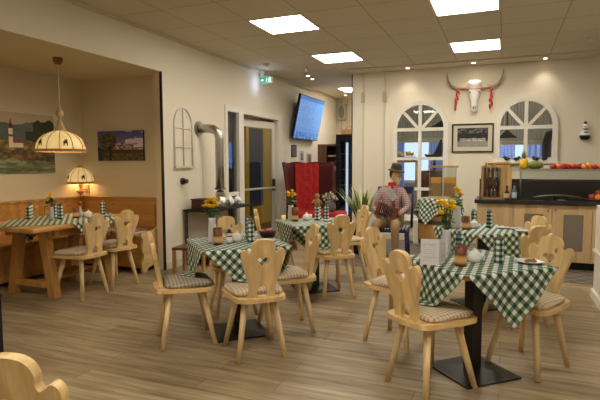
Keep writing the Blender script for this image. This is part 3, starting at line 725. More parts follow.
def cup(x, y, z, label, food=False):
    t = empty('saucer' if not food else 'plate', (x, y, z), random.random(), label, 'saucer' if not food else 'plate', 'small plates laid on tables')
    R_ = .062 if not food else .085
    MB().lathe([(.001, .003), (R_*.6, .003), (R_, .014), (R_+.002, .016), (R_*.6, 0), (.001, 0)], n=24).build('dish', 'ceramic', t)
    if food:
        b = MB()
        for i in range(6): b.ball((random.uniform(-.03, .03), random.uniform(-.03, .03), .016), (.016, .012, .01), 8, 5)
        b.build('biscuits', mat('biscuit', (150, 96, 70), .8, var=.3, scale=40), t)
    else:
        MB().box((0, 0, .012), (.075, .05, .008)).build('napkin', 'ceramic', t)
        MB().box((.02, 0, .018), (.09, .008, .002), Matrix.Rotation(.5, 3, 'Z')).build('spoon', 'steel', t)
# front right table (items from left to right)
vase(-.36, 3.56, ZT, 'white vase with a bunch of yellow chrysanthemums on the front right table', h=.17, heads=15, spread=.075, top=.20, seed=3, fr=.042)
menu_card(-.36, 3.14, ZT, RD(14), 'white folded menu card standing on the front right table')
candle(-.235, 3.17, ZT, 'copper lantern with lit tealight on the front right table beside the menu card')
sugar_pot(-.165, 3.33, ZT, 'white sugar pot behind the lantern on the front right table')
napkin(-.02, 3.36, ZT, 'dark checked rolled napkin in the middle of the front right table')
napkin(-.27, 3.50, ZT, 'dark checked rolled napkin by the flowers of the front right table')
cup(.16, 3.42, ZT, 'white plate with brown biscuits at the right of the front right table', food=True)
cup(-.46, 3.42, ZT, 'small white saucer with napkin at the left edge of the front right table')
# table before the counter
vase(-.42, 5.00, ZT, 'tall white vase with one big yellow flower on the table before the counter', h=.22, heads=4, spread=.04, top=.16, seed=8, r=.045, fr=.05)
candle(-.325, 4.93, ZT, 'copper lantern with lit tealight on the table before the counter')
napkin(-.27, 5.22, ZT, 'dark checked rolled napkin behind the sugar pot before the counter')
sugar_pot(-.26, 5.05, ZT, 'white sugar pot on the table before the counter')
napkin(-.125, 5.14, ZT, 'dark checked rolled napkin near the middle of the table before the counter', h=.16)
for i, (x, y) in enumerate(((.0, 5.12), (.12, 5.08), (.16, 4.93))): cup(x, y, ZT, ['white saucer on the table before the counter, next to the rolled napkin', 'white saucer on the table before the counter, middle of the three', 'white saucer on the table before the counter, nearest the chair back'][i])
# middle table
vase(-2.14, 3.40, ZT, 'tall white vase of yellow chrysanthemums on the middle table', h=.2, heads=13, spread=.055, top=.15, seed=5, r=.032, fr=.038)
candle(-2.045, 3.33, ZT, 'copper lantern with lit tealight on the middle table', h=.13)
sugar_pot(-1.975, 3.50, ZT, 'white sugar pot with lid on the middle table')
napkin(-1.97, 3.70, ZT, 'rolled checked napkin standing behind the sugar pot of the middle table', h=.17)
napkin(-1.87, 3.54, ZT, 'rolled dark checked napkin at the centre of the middle table', h=.165)
t = empty('snow_figure', (-1.99, 3.41, ZT), 0, 'little white figure with dark hat beside the lantern on the middle table', 'figurine')
MB().ball((0, 0, .03), (.03, .03, .03)).ball((0, 0, .072), (.021, .021, .021)).build('body', 'ceramic', t)
MB().lathe([(.001, .084), (.026, .084), (.026, .088), (.015, .09), (.014, .108), (.001, .109)], n=14).build('hat', 'matte_black', t)
MB().lathe([(.02, .052), (.024, .058), (.019, .063)], n=14).build('scarf', 'scarf', t)
t = empty('bread_basket', (-1.86, 3.83, ZT), 0, 'dark round basket with red wrapped pieces on the far side of the middle table', 'basket')
MB().lathe([(.001, 0), (.055, 0), (.075, .05), (.07, .05), (.052, .006), (.001, .006)], n=20).build('bowl', 'matte_black', t)
b = MB()
for i in range(9): b.ball((random.uniform(-.045, .045), random.uniform(-.045, .045), .05), (.02, .013, .012), 8, 5)
b.build('sweets', 'chili', t)
for i, (x, y) in enumerate(((-1.74, 3.60), (-1.62, 3.42))): cup(x, y, ZT, ['white saucer behind the heart chair on the middle table', 'white saucer at the right corner of the middle table'][i])
# far left table
vase(-2.19, 5.10, ZT, 'white vase with a small bunch of yellow flowers before the red wing chair', h=.16, heads=8, spread=.045, top=.17, seed=9, fr=.038)
candle(-2.09, 4.98, ZT, 'copper lantern with lit tealight on the table before the red wing chair', h=.15)
sugar_pot(-2.0, 5.10, ZT, 'white sugar pot on the table before the red wing chair')
napkin(-1.93, 5.30, ZT, 'rolled checked napkin left of the brown figure before the wing chair')
napkin(-1.83, 5.26, ZT, 'rolled checked napkin right of the brown figure before the wing chair')
cup(-1.76, 5.10, ZT, 'white saucer at the right of the table before the red wing chair')
for i, (x, y) in enumerate(((-2.24, 5.02), (-2.01, 5.22))):
    t = empty('tealight_glass', (x, y, ZT), 0, ['pale yellow candle glass left of the vase before the wing chair', 'pale yellow candle glass right of the tall lantern before the wing chair'][i], 'candle', 'pale candle glasses')
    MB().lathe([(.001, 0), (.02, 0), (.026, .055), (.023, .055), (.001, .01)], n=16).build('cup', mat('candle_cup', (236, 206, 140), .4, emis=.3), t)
t = empty('straw_figure', (-1.90, 5.16, ZT), 0, 'small brown straw doll sitting on a green checked stand', 'figurine')
MB().ball((0, 0, .20), (.035, .03, .05)).ball((0, 0, .265), (.028, .028, .03)).tube([(-.03, 0, .22), (-.06, -.01, .18)], .01, 6).tube([(.03, 0, .22), (.06, -.01, .18)], .01, 6).build('doll_body', mat('straw', (168, 134, 88), .9, var=.3, scale=60), t)
MB().lathe([(.001, 0), (.035, 0), (.03, .02), (.022, .12), (.04, .155), (.001, .155)], n=14).build('stand', 'napkin', t)

# ------------------------------------------------------------------ alcove
def panelled(b, x0, x1, z0, z1, y, n, fr=.07):
    pass
t = empty('corner_bench', (AX, AYB, 0), 0, 'brown panelled wooden corner bench built along both alcove walls', 'bench')
xe = -4.16-AX   # bench end
b = MB(); b.bb(0.03, xe, -.45, -.02, .42, .46); b.bb(.03, .47, -3.4, -.45, .42, .46); b.build('seat_board', 'bench', t, bevel=.008)
b = MB(); b.bb(.03, xe, -.42, -.39, 0.05, .42); b.bb(.40, .43, -3.4, -.42, .05, .42); b.build('kick_board', 'bench', t)
b = MB(); b.bb(.02, xe, -.06, -.02, .46, .88); b.bb(.012, xe+.02, -.075, -.005, .88, .91)
for i in range(3):
    a = .06+i*(xe-.08)/3; b.bb(a+.04, a+(xe-.08)/3-.04, -.072, -.06, .52, .82)
b.build('back_panel_long', 'bench', t, bevel=.006)
b = MB(); b.bb(.02, .06, -3.4, -.06, .46, .88); b.bb(.012, .075, -3.4, -.06, .88, .91)
for i in range(5): b.bb(.06, .072, -3.36+i*.66, -3.36+i*.66+.56, .52, .82)
b.build('back_panel_side', 'bench', t, bevel=.006)
eo = catmull([(-.45, .04), (-.46, .12), (-.42, .2), (-.45, .3), (-.43, .40), (-.46, .46), (-.44, .5), (-.36, .5), (-.25, .5), (-.12, .56), (-.08, .75), (-.06, .93), (-.02, .93), (-.01, .7), (-.01, .4), (-.01, .0), (-.08, .0), (-.12, .05), (-.22, .06), (-.33, .05), (-.38, .0), (-.44, .0)], 3)
b = MB(); b.plate(eo, .035, (), Matrix.Translation((xe+.018, 0, 0)) @ Matrix.Rotation(RD(90), 4, 'Z')); b.build('end_panel', 'pine_seat', t, bevel=.004)
for i, (x0, y0, w_, d_) in enumerate(((-4.45, 5.13, .40, .34), (-4.95, 5.13, .42, .34))):
    c = MB().bb(-w_/2, w_/2, -d_/2, d_/2, 0, .045)
    tag(c.build('bench_cushion', stripes('cushion_rose%d' % i, [(150, 60, 66), (206, 196, 180), (60, 52, 60), (206, 190, 180)], .07), loc=(x0, y0, .461), bevel=.018), ['red and grey patterned cushion at the end of the corner bench', 'red and grey patterned cushion deeper along the corner bench'][i], 'cushion', 'cushions on the corner bench')
# rustic table
ax0, ax1, ay0, ay1 = -4.93, -4.02, 3.33, 4.78
t = empty('rustic_table', ((ax0+ax1)/2, (ay0+ay1)/2, 0), 0, 'heavy oak alcove table on splayed trestle legs', 'table')
hx, hy = (ax1-ax0)/2, (ay1-ay0)/2
MB().bb(-hx, hx, -hy, hy, .712, .75).build('tabletop', 'oak', t, bevel=.006)
for sy in (-1, 1):
    for sx in (-1, 1):
        b = MB(); y_ = sy*(hy-.36); th = .045
        x_t, x_b = sx*.17, sx*.29
        b.add([(x_t-.05, y_-th, .69), (x_t+.05, y_-th, .69), (x_b+.045, y_-th, 0), (x_b-.045, y_-th, 0), (x_t-.05, y_+th, .69), (x_t+.05, y_+th, .69), (x_b+.045, y_+th, 0), (x_b-.045, y_+th, 0)], [(0, 1, 2, 3), (7, 6, 5, 4), (0, 4, 5, 1), (1, 5, 6, 2), (2, 6, 7, 3), (3, 7, 4, 0)])
        b.build('leg', 'oak_v', t, bevel=.008)
b = MB(); b.bb(-hx+.1, hx-.1, -hy+.33, -hy+.38, .64, .712); b.bb(-hx+.1, hx-.1, hy-.38, hy-.33, .64, .712); b.bb(-hx+.14, -hx+.18, -hy+.3, hy-.3, .62, .712); b.bb(hx-.18, hx-.14, -hy+.3, hy-.3, .62, .712); b.build('apron', 'oak', t)
b = MB(); b.bb(-.24, .24, -hy+.335, -hy+.385, .10, .16); b.bb(-.24, .24, hy-.385, hy-.335, .10, .16); b.bb(-.03, .03, -hy+.36, hy-.36, .11, .15); b.build('stretcher', 'oak', t)
diamond_cloth('tablecloth', (ax0+ax1)/2, (ay0+ay1)/2+.02, .753, 0, 'green checked cloth laid cornerwise on the oak alcove table', hx=hx, hy=hy+.5, side=1.06, seed=4)
ZA = .7555
def at(x, y): return (x, y, ZA)
for i, (x, y, h) in enumerate(((-4.86, 4.0, .15), (-4.80, 3.93, .14), (-4.60, 4.08, .16), (-4.47, 4.05, .16), (-4.42, 4.62, .15))):
    napkin(x, y, ZA, ['dark checked rolled napkin standing leftmost on the alcove table', 'dark checked rolled napkin right beside the leftmost one on the alcove table', 'dark checked rolled napkin left of the flower vase in the alcove', 'dark checked rolled napkin right of the flower vase in the alcove', 'dark checked rolled napkin at the far end of the alcove table'][i], h)
vase(-4.52, 3.98, ZA, 'slim white vase with a single yellow flower on the alcove table', h=.14, heads=4, spread=.025, top=.14, seed=2, r=.024, fr=.036)
candle(-4.40, 4.20, ZA, 'copper lantern with lit tealight on the alcove table', h=.12)
sugar_pot(-4.30, 4.28, ZA, 'white sugar pot on the alcove table')
t = empty('red_flower_vase', (-4.44, 4.30, ZA), 0, 'small glass vase with one dark red flower on the alcove table', 'flower vase')
MB().lathe([(.001, 0), (.02, 0), (.022, .06), (.01, .1), (.012, .12)], n=14).build('vase_body', 'vase', t)
MB().ball((0, 0, .155), (.022, .022, .02), 10, 6).build('flower', 'chili', t); MB().cyl((0, 0, .05), (0, 0, .14), .003, n=6).build('stem', 'leaf', t)
cup(-4.20, 4.45, ZA, 'white saucer at the edge of the alcove table by the chairs')
# pendant lamp
def shade_mat():
    m, nt, b = _new('parchment_shade'); tc = N(nt, 'ShaderNodeTexCoord'); no = N(nt, 'ShaderNodeTexNoise'); no.inputs['Scale'].default_value = 9; nt.links.new(tc.outputs['Object'], no.inputs['Vector'])
    cr = N(nt, 'ShaderNodeValToRGB'); cr.color_ramp.elements[0].color = lin((226, 186, 112)); cr.color_ramp.elements[1].color = lin((250, 226, 164)); nt.links.new(no.outputs['Fac'], cr.inputs[0])
    nt.links.new(cr.outputs[0], b.inputs['Base Color']); nt.links.new(cr.outputs[0], b.inputs['Emission Color']); b.inputs['Emission Strength'].default_value = .5
    return m
M['shade'] = shade_mat()
M['fringe'] = mat('fringe', (170, 130, 80), .9, var=.3, scale=60, emis=.1)
MOTIF = mat('motif_brown', (92, 58, 36), .8)
def lamp_shade(t, r, h, z0, ribs, name='lamp_shade'):
    n = ribs*6
    def wob(a, j): return 1+.03*abs(cos(a*ribs/2))
    prof = [(r, z0), (r*1.0, z0+h*.12), (r*.96, z0+h*.35), (r*.84, z0+h*.6), (r*.62, z0+h*.82), (r*.36, z0+h*.96), (r*.22, z0+h)]
    MB().lathe(prof, n=n, wob=wob).build(name, 'shade', t)
    rb = MB()
    for i in range(ribs):
        a = 2*pi*(i+.5)/ribs+pi/ribs*0; rb.tube([(q*1.03*cos(a), q*1.03*sin(a), z) for q, z in prof], .004 if r > .2 else .003, 6)
    rb.build('shade_ribs', 'fringe', t)
    fr = MB()
    def wf(a, j): return 1+(.03*cos(a*n/2) if j else 0)
    fr.lathe([(r*1.03, z0+.012), (r*1.07, z0-.012), (r*1.02, z0-h*.09)], n=n*2, wob=wf); fr.build('fringe', 'fringe', t)
    for i in range(0, ribs, 2):
        mo = MB()
        a = 2*pi*i/ribs-RD(32); q = r*1.0; c = Vector((q*cos(a), q*sin(a), z0+h*.36)); sd = Vector((-sin(a), cos(a), 0))
        s_ = h*.16; o_ = Vector((cos(a), sin(a), .3))*.012
        pts = [(-1, -1), (-.6, -1.2), (-.3, -.4), (.3, -.4), (.6, -1.2), (.95, -1), (.8, .2), (1.0, .9), (.6, .5), (.4, 1.3), (.1, .6), (-.2, 1.2), (-.4, .5), (-1, .3)]
        mo.add([c+o_+sd*p[0]*s_*.7+Vector((0, 0, p[1]*s_))-Vector((cos(a), sin(a), 0))*max(0, p[1])*s_*.35 for p in pts], [tuple(range(len(pts)))])
        mo.build('stag_motif', MOTIF, t)
t = empty('pendant_lamp', (-4.50, 4.12, 0), 0, 'glowing parchment pendant lamp hanging over the alcove table', 'pendant lamp')
lamp_shade(t, .245, .21, 1.505, 12)
MB().lathe([(.001, 2.5), (.05, 2.5), (.05, 2.46), (.03, 2.43), (.001, 2.43)], n=20).build('ceiling_cap', mat('lamp_wood', (140, 98, 58), .6), t)
MB().tube([(0, 0, 2.43), (.002, 0, 2.15), (0, 0, 1.98)], .005, 6).build('cord', 'offwhite', t)
MB().lathe([(.001, 1.99), (.012, 1.985), (.02, 1.965), (.012, 1.95), (.035, 1.93), (.042, 1.90), (.03, 1.875), (.014, 1.86), (.02, 1.83), (.03, 1.81), (.03, 1.80), (.05, 1.75), (.06, 1.715), (.001, 1.715)], n=20).build('turned_finial', mat('finial', (196, 168, 122), .5), t)
MB().ball((0, 0, 1.62), .045).build('bulb', emit('bulb_warm', (255, 206, 130), 12), t)
L = bpy.data.lights.new('pendant_bulb', 'POINT'); L.energy = 5; L.color = (1, .74, .42); L.shadow_soft_size = .1
o = bpy.data.objects.new('pendant_light', L); COL.objects.link(o); o.parent = t; o.location = (0, 0, 1.47)
# wall sconce near corner
t = empty('wall_sconce', (-5.42, 5.27, 0), 0, 'small glowing parchment wall lamp in the alcove corner', 'wall lamp')
lamp_shade(t, .165, .20, 1.10, 10)
MB().lathe([(.001, .88), (.02, .89), (.012, .93), (.05, .965), (.06, .98), (.02, .99), (.015, 1.03), (.03, 1.05), (.02, 1.10), (.01, 1.2)], n=18).build('turned_stem', mat('sconce_wood', (196, 150, 92), .5), t)
MB().lathe([(.03, 1.3), (.045, 1.31), (.03, 1.33), (.001, 1.335)], n=14).build('top_cap', 'fringe', t)
MB().cyl((0, 0, 1.0), (0, .13, 1.0), .01, n=8).box((0, .12, 1.0), (.06, .02, .12)).build('wall_arm', mat('sconce_arm', (180, 140, 90), .5), t)
L = bpy.data.lights.new('sconce_bulb', 'POINT'); L.energy = 2.6; L.color = (1, .70, .36); L.shadow_soft_size = .05
o = bpy.data.objects.new('sconce_light', L); COL.objects.link(o); o.parent = t; o.location = (.0, -.0, 1.12)
MB().ball((0, 0, 1.2), .025).build('bulb', emit('sconce_warm', (255, 200, 120), 8), t)
# canvases
def church(u, v):
    n = fbm(u*7, v*6); ridge = .62+.14*fbm(u*4+3, 1)+.08*u
    if v > ridge+.08: c = mixc((168, 150, 120), (150, 132, 100), n)
    elif v > .52+.05*fbm(u*9, 5): c = mixc((96, 98, 96), (70, 74, 70), n*1.3)
    elif v > .38: c = mixc((66, 58, 34), (150, 118, 54), fbm(u*18, v*14)*2.2-.6)
    elif v > .30-.12*u: c = mixc((46, 44, 28), (122, 92, 50), fbm(u*20+4, v*22)*2.2-.6)
    else: c = mixc((128, 130, 92), (64, 74, 52), fbm(u*9+2, v*26)*2.2-.6)
    if .44 < u < .58 and .42 < v < .52+.04*(1-abs(u-.51)/.07): c = (196, 182, 156) if v < .50 else (110, 70, 54)
    if .41 < u < .46 and .42 < v < .74: c = (206, 188, 160)
    if abs(u-.435) < .022*(1-(v-.74)/.16) and .74 < v < .90: c = (60, 40, 38)
    if .41 < u < .46 and .60 < v < .64: c = (120, 60, 40)
    if u > .62 and v > .5+.3*abs(u-.8) and v < .80+.17*fbm(u*14, v*10) and (u > .72 or v < .7): c = mixc((34, 38, 24), (60, 56, 30), n)
    if u > .55 and .15 < v < .30 and .04 > abs(v-.14-.28*math.sqrt(max(0, 1-((u-.72)/.17)**2))) : c = (96, 60, 40)
    return c
def peaks(u, v):
    n = fbm(u*8, v*8); ridge = .44+.2*(1-abs(u-.55)/.35 if abs(u-.55) < .35 else 0)*(.8+.4*fbm(u*16, 3))+.18*max(0, u-.75)*2
    c = mixc((62, 62, 116), (120, 112, 144), 1.2-v*1.2+.2*n) if v > ridge else mixc((196, 168, 164), (84, 66, 74), fbm(u*22, v*20)*2.4-.5)
    if v > .45 and u > .6 and fbm(u*6+9, v*9) > .58: c = mixc(c, (214, 198, 198), .75)
    if v < .22+.05*fbm(u*12, 1): c = mixc((48, 44, 28), (120, 96, 50), fbm(u*20, v*30)*1.6-.4)
    elif v < .34+.06*fbm(u*16, 2): c = mixc((46, 36, 34), (78, 60, 48), n)
    tr = ((u-.23)/.21)**2+((v-.66)/.32)**2
    if tr < .9+.5*(fbm(u*18, v*18)-.5): c = mixc((40, 36, 26), (110, 98, 66), fbm(u*26, v*26)*1.5-.3)
    if abs(u-.28) < .025 and v < .5: c = (30, 24, 20)
    if u < .12 and v < .5-.8*u: c = (44, 40, 36)
    return c
def canvas(name, w_, h_, d, fn0, loc, rz, label, nx, ny):
    fn = lambda u, v: tuple(min(255, 1.18*q+6) for q in fn0(u, v))
    t = empty(name, loc, rz, label, 'wall picture')
    MB().bb(-w_/2, w_/2, 0, d, -h_/2, h_/2).build('stretcher_frame', 'matte_black', t)
    painted('printed_face', w_, h_, nx, ny, fn, 'paint', t, Matrix.Translation((0, -.001, 0)))
canvas('canvas_picture', 1.10, .73, .03, church, (AX+.032, 4.35, 1.61), RD(90), 'large canvas picture of a mountain church and bridge in the alcove', 120, 80)
canvas('canvas_picture', .77, .40, .03, peaks, (-4.80, AYB-.032, 1.595), 0, 'smaller canvas picture of a tree and peaks on the alcove back wall', 100, 56)

# ------------------------------------------------------------------ left wall items
# arched lattice decoration
t = empty('arched_lattice', (XL+.012, 5.64, 0), RD(90), 'cream arched lattice window ornament on the left wall', 'wall ornament')
hw = .20; b = MB()
pp = [(-hw, 1.31), (-hw, 1.86)]+[(-hw*cos(pi*i/12*1.0), 1.86+.23*sin(pi*i/12)) for i in range(1, 12)]+[(hw, 1.86), (hw, 1.31)]
b.tube([(x, 0, z) for x, z in pp], .014, 8); b.build('outer_frame', 'white', t)
b = MB(); b.cyl((0, 0, 1.31), (0, 0, 2.09), .010, n=8)
for z in (1.57, 1.82): b.cyl((-hw, 0, z), (hw, 0, z), .008, n=8)
b.build('lattice_bars', 'white', t)
MB().bb(-hw-.02, hw+.02, -.03, .005, 1.295, 1.325).build('sill_bar', 'offwhite', t)
b = MB(); b.cyl((0, 0, 0), (.03, 0, 0), .045, n=20); b.cyl((.03, 0, 0), (.075, 0, 0), .025, .03, n=16); b.cyl((.075, 0, 0), (.085, 0, 0), .03, n=16)
tag(b.build('coat_hook', 'darksteel', loc=(XL, 5.60, 1.12)), 'dark round metal knob on the wall below the arched lattice', 'hook')  # coat hook fixed flat against the wall, not suspended
# console with pots
t = empty('console_table', (XL, 6.0, 0), 0, 'dark topped console table along the left wall under the stove pipe', 'console')
MB().bb(.02, .46, -.42, .78, .715, .74).build('tabletop', 'matte_black', t)
for y_ in (-.39, .75):
    for x_ in (.05, .43): MB().bb(x_-.016, x_+.016, y_-.016, y_+.016, 0, .715).build('leg', 'darksteel', t)
MB().bb(.03, .045, -.36, .72, .12, .70).build('back_panel', 'greypanel', t)
MB().bb(.03, .45, -.40, .76, .10, .12).build('lower_shelf', 'darkwood', t)
CT = .74
k = empty('steel_kettle', (XL+.33, 6.02, CT), 0, 'steel kettle on the console directly under the stove pipe', 'kettle')
MB().lathe([(.001, 0), (.105, 0), (.112, .02), (.108, .10), (.085, .13), (.06, .15), (.064, .17), (.06, .22)], n=24).build('kettle_body', 'steel', k)
MB().lathe([(.05, .22), (.052, .235), (.02, .25), (.001, .25)], n=16).build('kettle_lid', 'darksteel', k)
MB().tube([(.10, 0, .11), (.145, 0, .10), (.145, 0, .05), (.11, 0, .04)], .007, 6).build('handle', 'darksteel', k)
p = MB(); p.tube([(-.31, -.02, 1.10), (-.16, -.02, 1.10), (-.08, -.02, 1.085), (-.02, -.01, 1.04), (.0, 0, .95), (0, 0, .60), (0, 0, .27)], .06, 20)
pp_ = tag(p.build('flue_pipe', 'steel', loc=(XL+.33, 6.02, CT)), 'bent steel stove pipe running down from a round wall collar', 'pipe')
MB().cyl((-.328, -.02, 1.10), (-.30, -.02, 1.10), .10, n=24).build('wall_collar', 'steel', pp_)
MB().cyl((0, 0, .255), (0, 0, .275), .075, n=24).build('pipe_flange', 'darksteel', pp_)
for i, (y_, s_) in enumerate(((6.34, 1.25), (6.60, 1.05))):
    k = empty('teapot', (XL+.28, y_, CT), RD(-60), ['white teapot with a tall lid on the console beside the kettle', 'smaller round white teapot at the far end of the console'][i], 'teapot', 'white teapots on the console')
    MB().lathe([(.001, 0), (.035*s_, 0), (.06*s_, .03*s_), (.062*s_, .06*s_), (.04*s_, .10*s_), (.025*s_, .11*s_)], n=20).build('teapot_body', 'ceramic', k)
    MB().lathe([(.028*s_, .108*s_), (.02*s_, .12*s_), (.008*s_, .125*s_), (.01*s_, .14*s_), (.001, .145*s_)], n=14).build('lid', 'ceramic', k)
    MB().tube([(.055*s_, 0, .04*s_), (.085*s_, 0, .07*s_), (.1*s_, 0, .10*s_)], [.012*s_, .009*s_, .006*s_], 8).build('spout', 'ceramic', k)
    MB().tube([(-.05*s_, 0, .085*s_), (-.09*s_, 0, .08*s_), (-.085*s_, 0, .035*s_), (-.055*s_, 0, .03*s_)], .006*s_, 6).build('handle', 'ceramic', k)
k = empty('dark_bread_box', (XL+.22, 5.78, CT), 0, 'dark red brown box at the near end of the console behind the flowers', 'box')
MB().bb(-.13, .13, -.12, .10, 0, .13).build('box_body', mat('dark_red_box', (70, 28, 24), .5, var=.2), k, bevel=.02); MB().bb(-.135, .135, -.125, .105, .125, .14).build('lid', mat('dark_lid', (44, 24, 20), .5), k, bevel=.005)
# stool
t = empty('low_stool', (-3.58, 5.15, 0), RD(8), 'small brown wooden stool by the left wall behind the side on chair', 'stool')
MB().bb(-.15, .15, -.15, .15, .31, .34).build('seat', 'darkwood', t)
for sx in (-1, 1):
    for sy in (-1, 1): MB().bb(sx*.13-.018, sx*.13+.018, sy*.13-.018, sy*.13+.018, 0, .31).build('leg', 'barrel', t)
# monitor
def scr(u, v):
    c = (84, 134, 200)
    c = mixc((92, 136, 196), (74, 132, 204), v)
    gy = (v*20) % 1; gx = (u*9) % 1
    if gx < .06: c = mixc(c, (64, 108, 176), .5)
    if .25 < gy < .6 and gx > .12 and hsh(int(u*60), int(v*20)) > .35: c = mixc(c, (150, 184, 226), .55)
    if v > .92: c = (60, 104, 176)
    if v < .16 and hsh(int(u*30), int(v*20)) > .6: c = (70, 96, 170)
    return c
t = empty('monitor', (XL+.20, 9.83, 2.27), RD(90), 'flat screen monitor showing a blue table, tilted down from the left wall', 'monitor')
mt = Matrix.Rotation(RD(12), 4, 'X')
def sub(o): o.matrix_local = mt @ o.matrix_local; return o
sub(MB().bb(-.70, .70, 0, .05, -.44, .44).build('casing', 'matte_black', t, bevel=.006))
painted('screen', 1.37, .85, 150, 84, scr, 'screen', t, mt @ Matrix.Translation((0, -.002, 0)))
MB().bb(-.1, .1, .03, .19, -.1, .1).build('wall_mount', 'matte_black', t)
# three small pictures
for i, (y_, z_, l) in enumerate(((9.43, 1.60, 'small purple grey framed picture, highest of three under the monitor'), (9.84, 1.51, 'small pale framed picture, middle of three under the monitor'), (10.28, 1.44, 'small framed picture, lowest of three under the monitor'))):
    t = empty('small_picture', (XL+.001, y_, z_), RD(90), l, 'picture', 'three small pictures under the monitor')
    w_, h_ = .25, .24
    MB().bb(-w_/2, w_/2, -.015, 0, -h_/2, h_/2).build('picture_frame', ['matte_black', 'white', 'greypanel'][i], t)
    def pf(u, v, i=i):
        n = fbm(u*6+i*5, v*6)
        bg = [(96, 84, 104), (196, 190, 186), (120, 116, 124)][i]
        if abs(u-.5) < .2 and v < .75: return mixc((50, 40, 52), (120, 96, 110), n*1.3)
        return mixc(bg, (150, 140, 150), n*.6)
    painted('photo', w_-.04, h_-.04, 18, 18, pf, 'paint', t, Matrix.Translation((0, -.016, 0)))
b = MB().bb(0, .012, -.04, .04, -.04, .04).bb(.012, .018, -.025, .025, -.03, .03)
tag(b.build('light_switch', 'white', loc=(XL, 9.08, 1.58), bevel=.003), 'white light switch beside the door frame', 'light switch')

# ------------------------------------------------------------------ red wing chair
def wing_chair():
    t = empty('wing_chair', (-3.33, 8.55, 0), RD(30), 'tall red wing chair with dark wings and a button tufted back', 'wing chair')
    # local: faces -y
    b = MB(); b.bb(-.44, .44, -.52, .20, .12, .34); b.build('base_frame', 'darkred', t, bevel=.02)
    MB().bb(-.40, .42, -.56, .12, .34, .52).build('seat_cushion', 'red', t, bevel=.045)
    n = 18; m_ = 22; vs = []
    for j in range(m_+1):
        z = .50+.85*j/m_
        for i in range(n+1):
            x = -.26+.52*i/n
            q = .5+.5*cos(2*pi*(i/n*4)) ; q2 = .5+.5*cos(2*pi*(j/m_*5+(.5 if int(i/n*4+.5) % 2 else 0)))
            vs.append((x, .10+.05*(abs(x)/.26)**2*-1-.035*(1-q*q2)+.06*j/m_, z))
    c = MB(); c.add(vs, [(j*(n+1)+i, j*(n+1)+i+1, (j+1)*(n+1)+i+1, (j+1)*(n+1)+i) for j in range(m_) for i in range(n)], True); c.build('tufted_back', 'red', t)
    b = MB()
    for j in range(5):
        for i in range(4 if j % 2 else 3):
            x = (-.195+.13*i) if j % 2 else (-.13+.13*i)
            MB().ball((x, .075-.02+.06*(j/5), .60+.15*j), (.014, .01, .014), 8, 6).build('button', 'darkred', t)
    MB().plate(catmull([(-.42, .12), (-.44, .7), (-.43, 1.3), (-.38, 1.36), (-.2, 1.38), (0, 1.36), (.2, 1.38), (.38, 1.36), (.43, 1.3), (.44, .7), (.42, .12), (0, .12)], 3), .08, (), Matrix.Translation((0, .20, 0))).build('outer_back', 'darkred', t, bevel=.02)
    for s_ in (-1, 1):
        # curved wing: sweep
        n2 = 10; m2 = 14; vs = []
        for j in range(m2+1):
            f = j/m2; z = .34+1.03*f; reach = .34+.10*sin(pi*min(1, f*1.15))+(-.04 if f < .3 else .0)
            if f > .88: reach -= (f-.88)*1.2
            for i in range(n2+1):
                g = i/n2; vs.append((s_*(.25+.19*sin(g*pi*.5)+.11*f*g), .17-reach*(g**1.3)*1.1, z-.05*(1-g)*f))
        w_ = MB(); w_.add(vs, [(j*(n2+1)+i, j*(n2+1)+i+1, (j+1)*(n2+1)+i+1, (j+1)*(n2+1)+i) for j in range(m2) for i in range(n2)], True)
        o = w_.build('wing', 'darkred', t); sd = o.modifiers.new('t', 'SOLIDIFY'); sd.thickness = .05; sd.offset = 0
    for x in (-.38, .38):
        for y in (-.46, .14): MB().cyl((x, y, 0), (x, y, .12), .02, .028, 10).build('leg', 'darkwood', t)
    t.scale = (.84, .9, 1.0)
wing_chair()
t = empty('side_bench', (-2.82, 8.05, 0), RD(16), 'low red upholstered bench seat extending right of the wing chair', 'bench')
MB().bb(-.30, .36, -.22, .22, .14, .42).build('base_block', 'darkred', t, bevel=.015); MB().bb(-.31, .37, -.23, .23, .42, .53).build('cushion', 'red', t, bevel=.03)
for x in (-.25, .31):
    for y in (-.17, .17): MB().cyl((x, y, 0), (x, y, .14), .02, n=8).build('leg', 'darkwood', t)
# dried bouquet on bench
t = empty('dried_bouquet', (-2.76, 8.12, .531), 0, 'grey pot with a wreath of dried flowers on the red bench', 'bouquet')
MB().lathe([(.001, 0), (.08, 0), (.11, .05), (.10, .12), (.07, .16), (.001, .15)], n=18).build('pot', mat('grey_felt', (96, 92, 92), .9, var=.2, scale=30), t)
r_ = random.Random(3); DW = mat('dried_white', (176, 166, 148), .9, var=.3, scale=30)
for i in range(46):
    a = r_.uniform(0, 6.28); q = .13*math.sqrt(r_.random()); z = .16+.16*r_.random()
    MB().ball((q*cos(a), q*sin(a), z), r_.uniform(.014, .026), 7, 5).build('dried_flower' if i % 3 else 'sprig', DW if i % 3 else 'leaf', t)
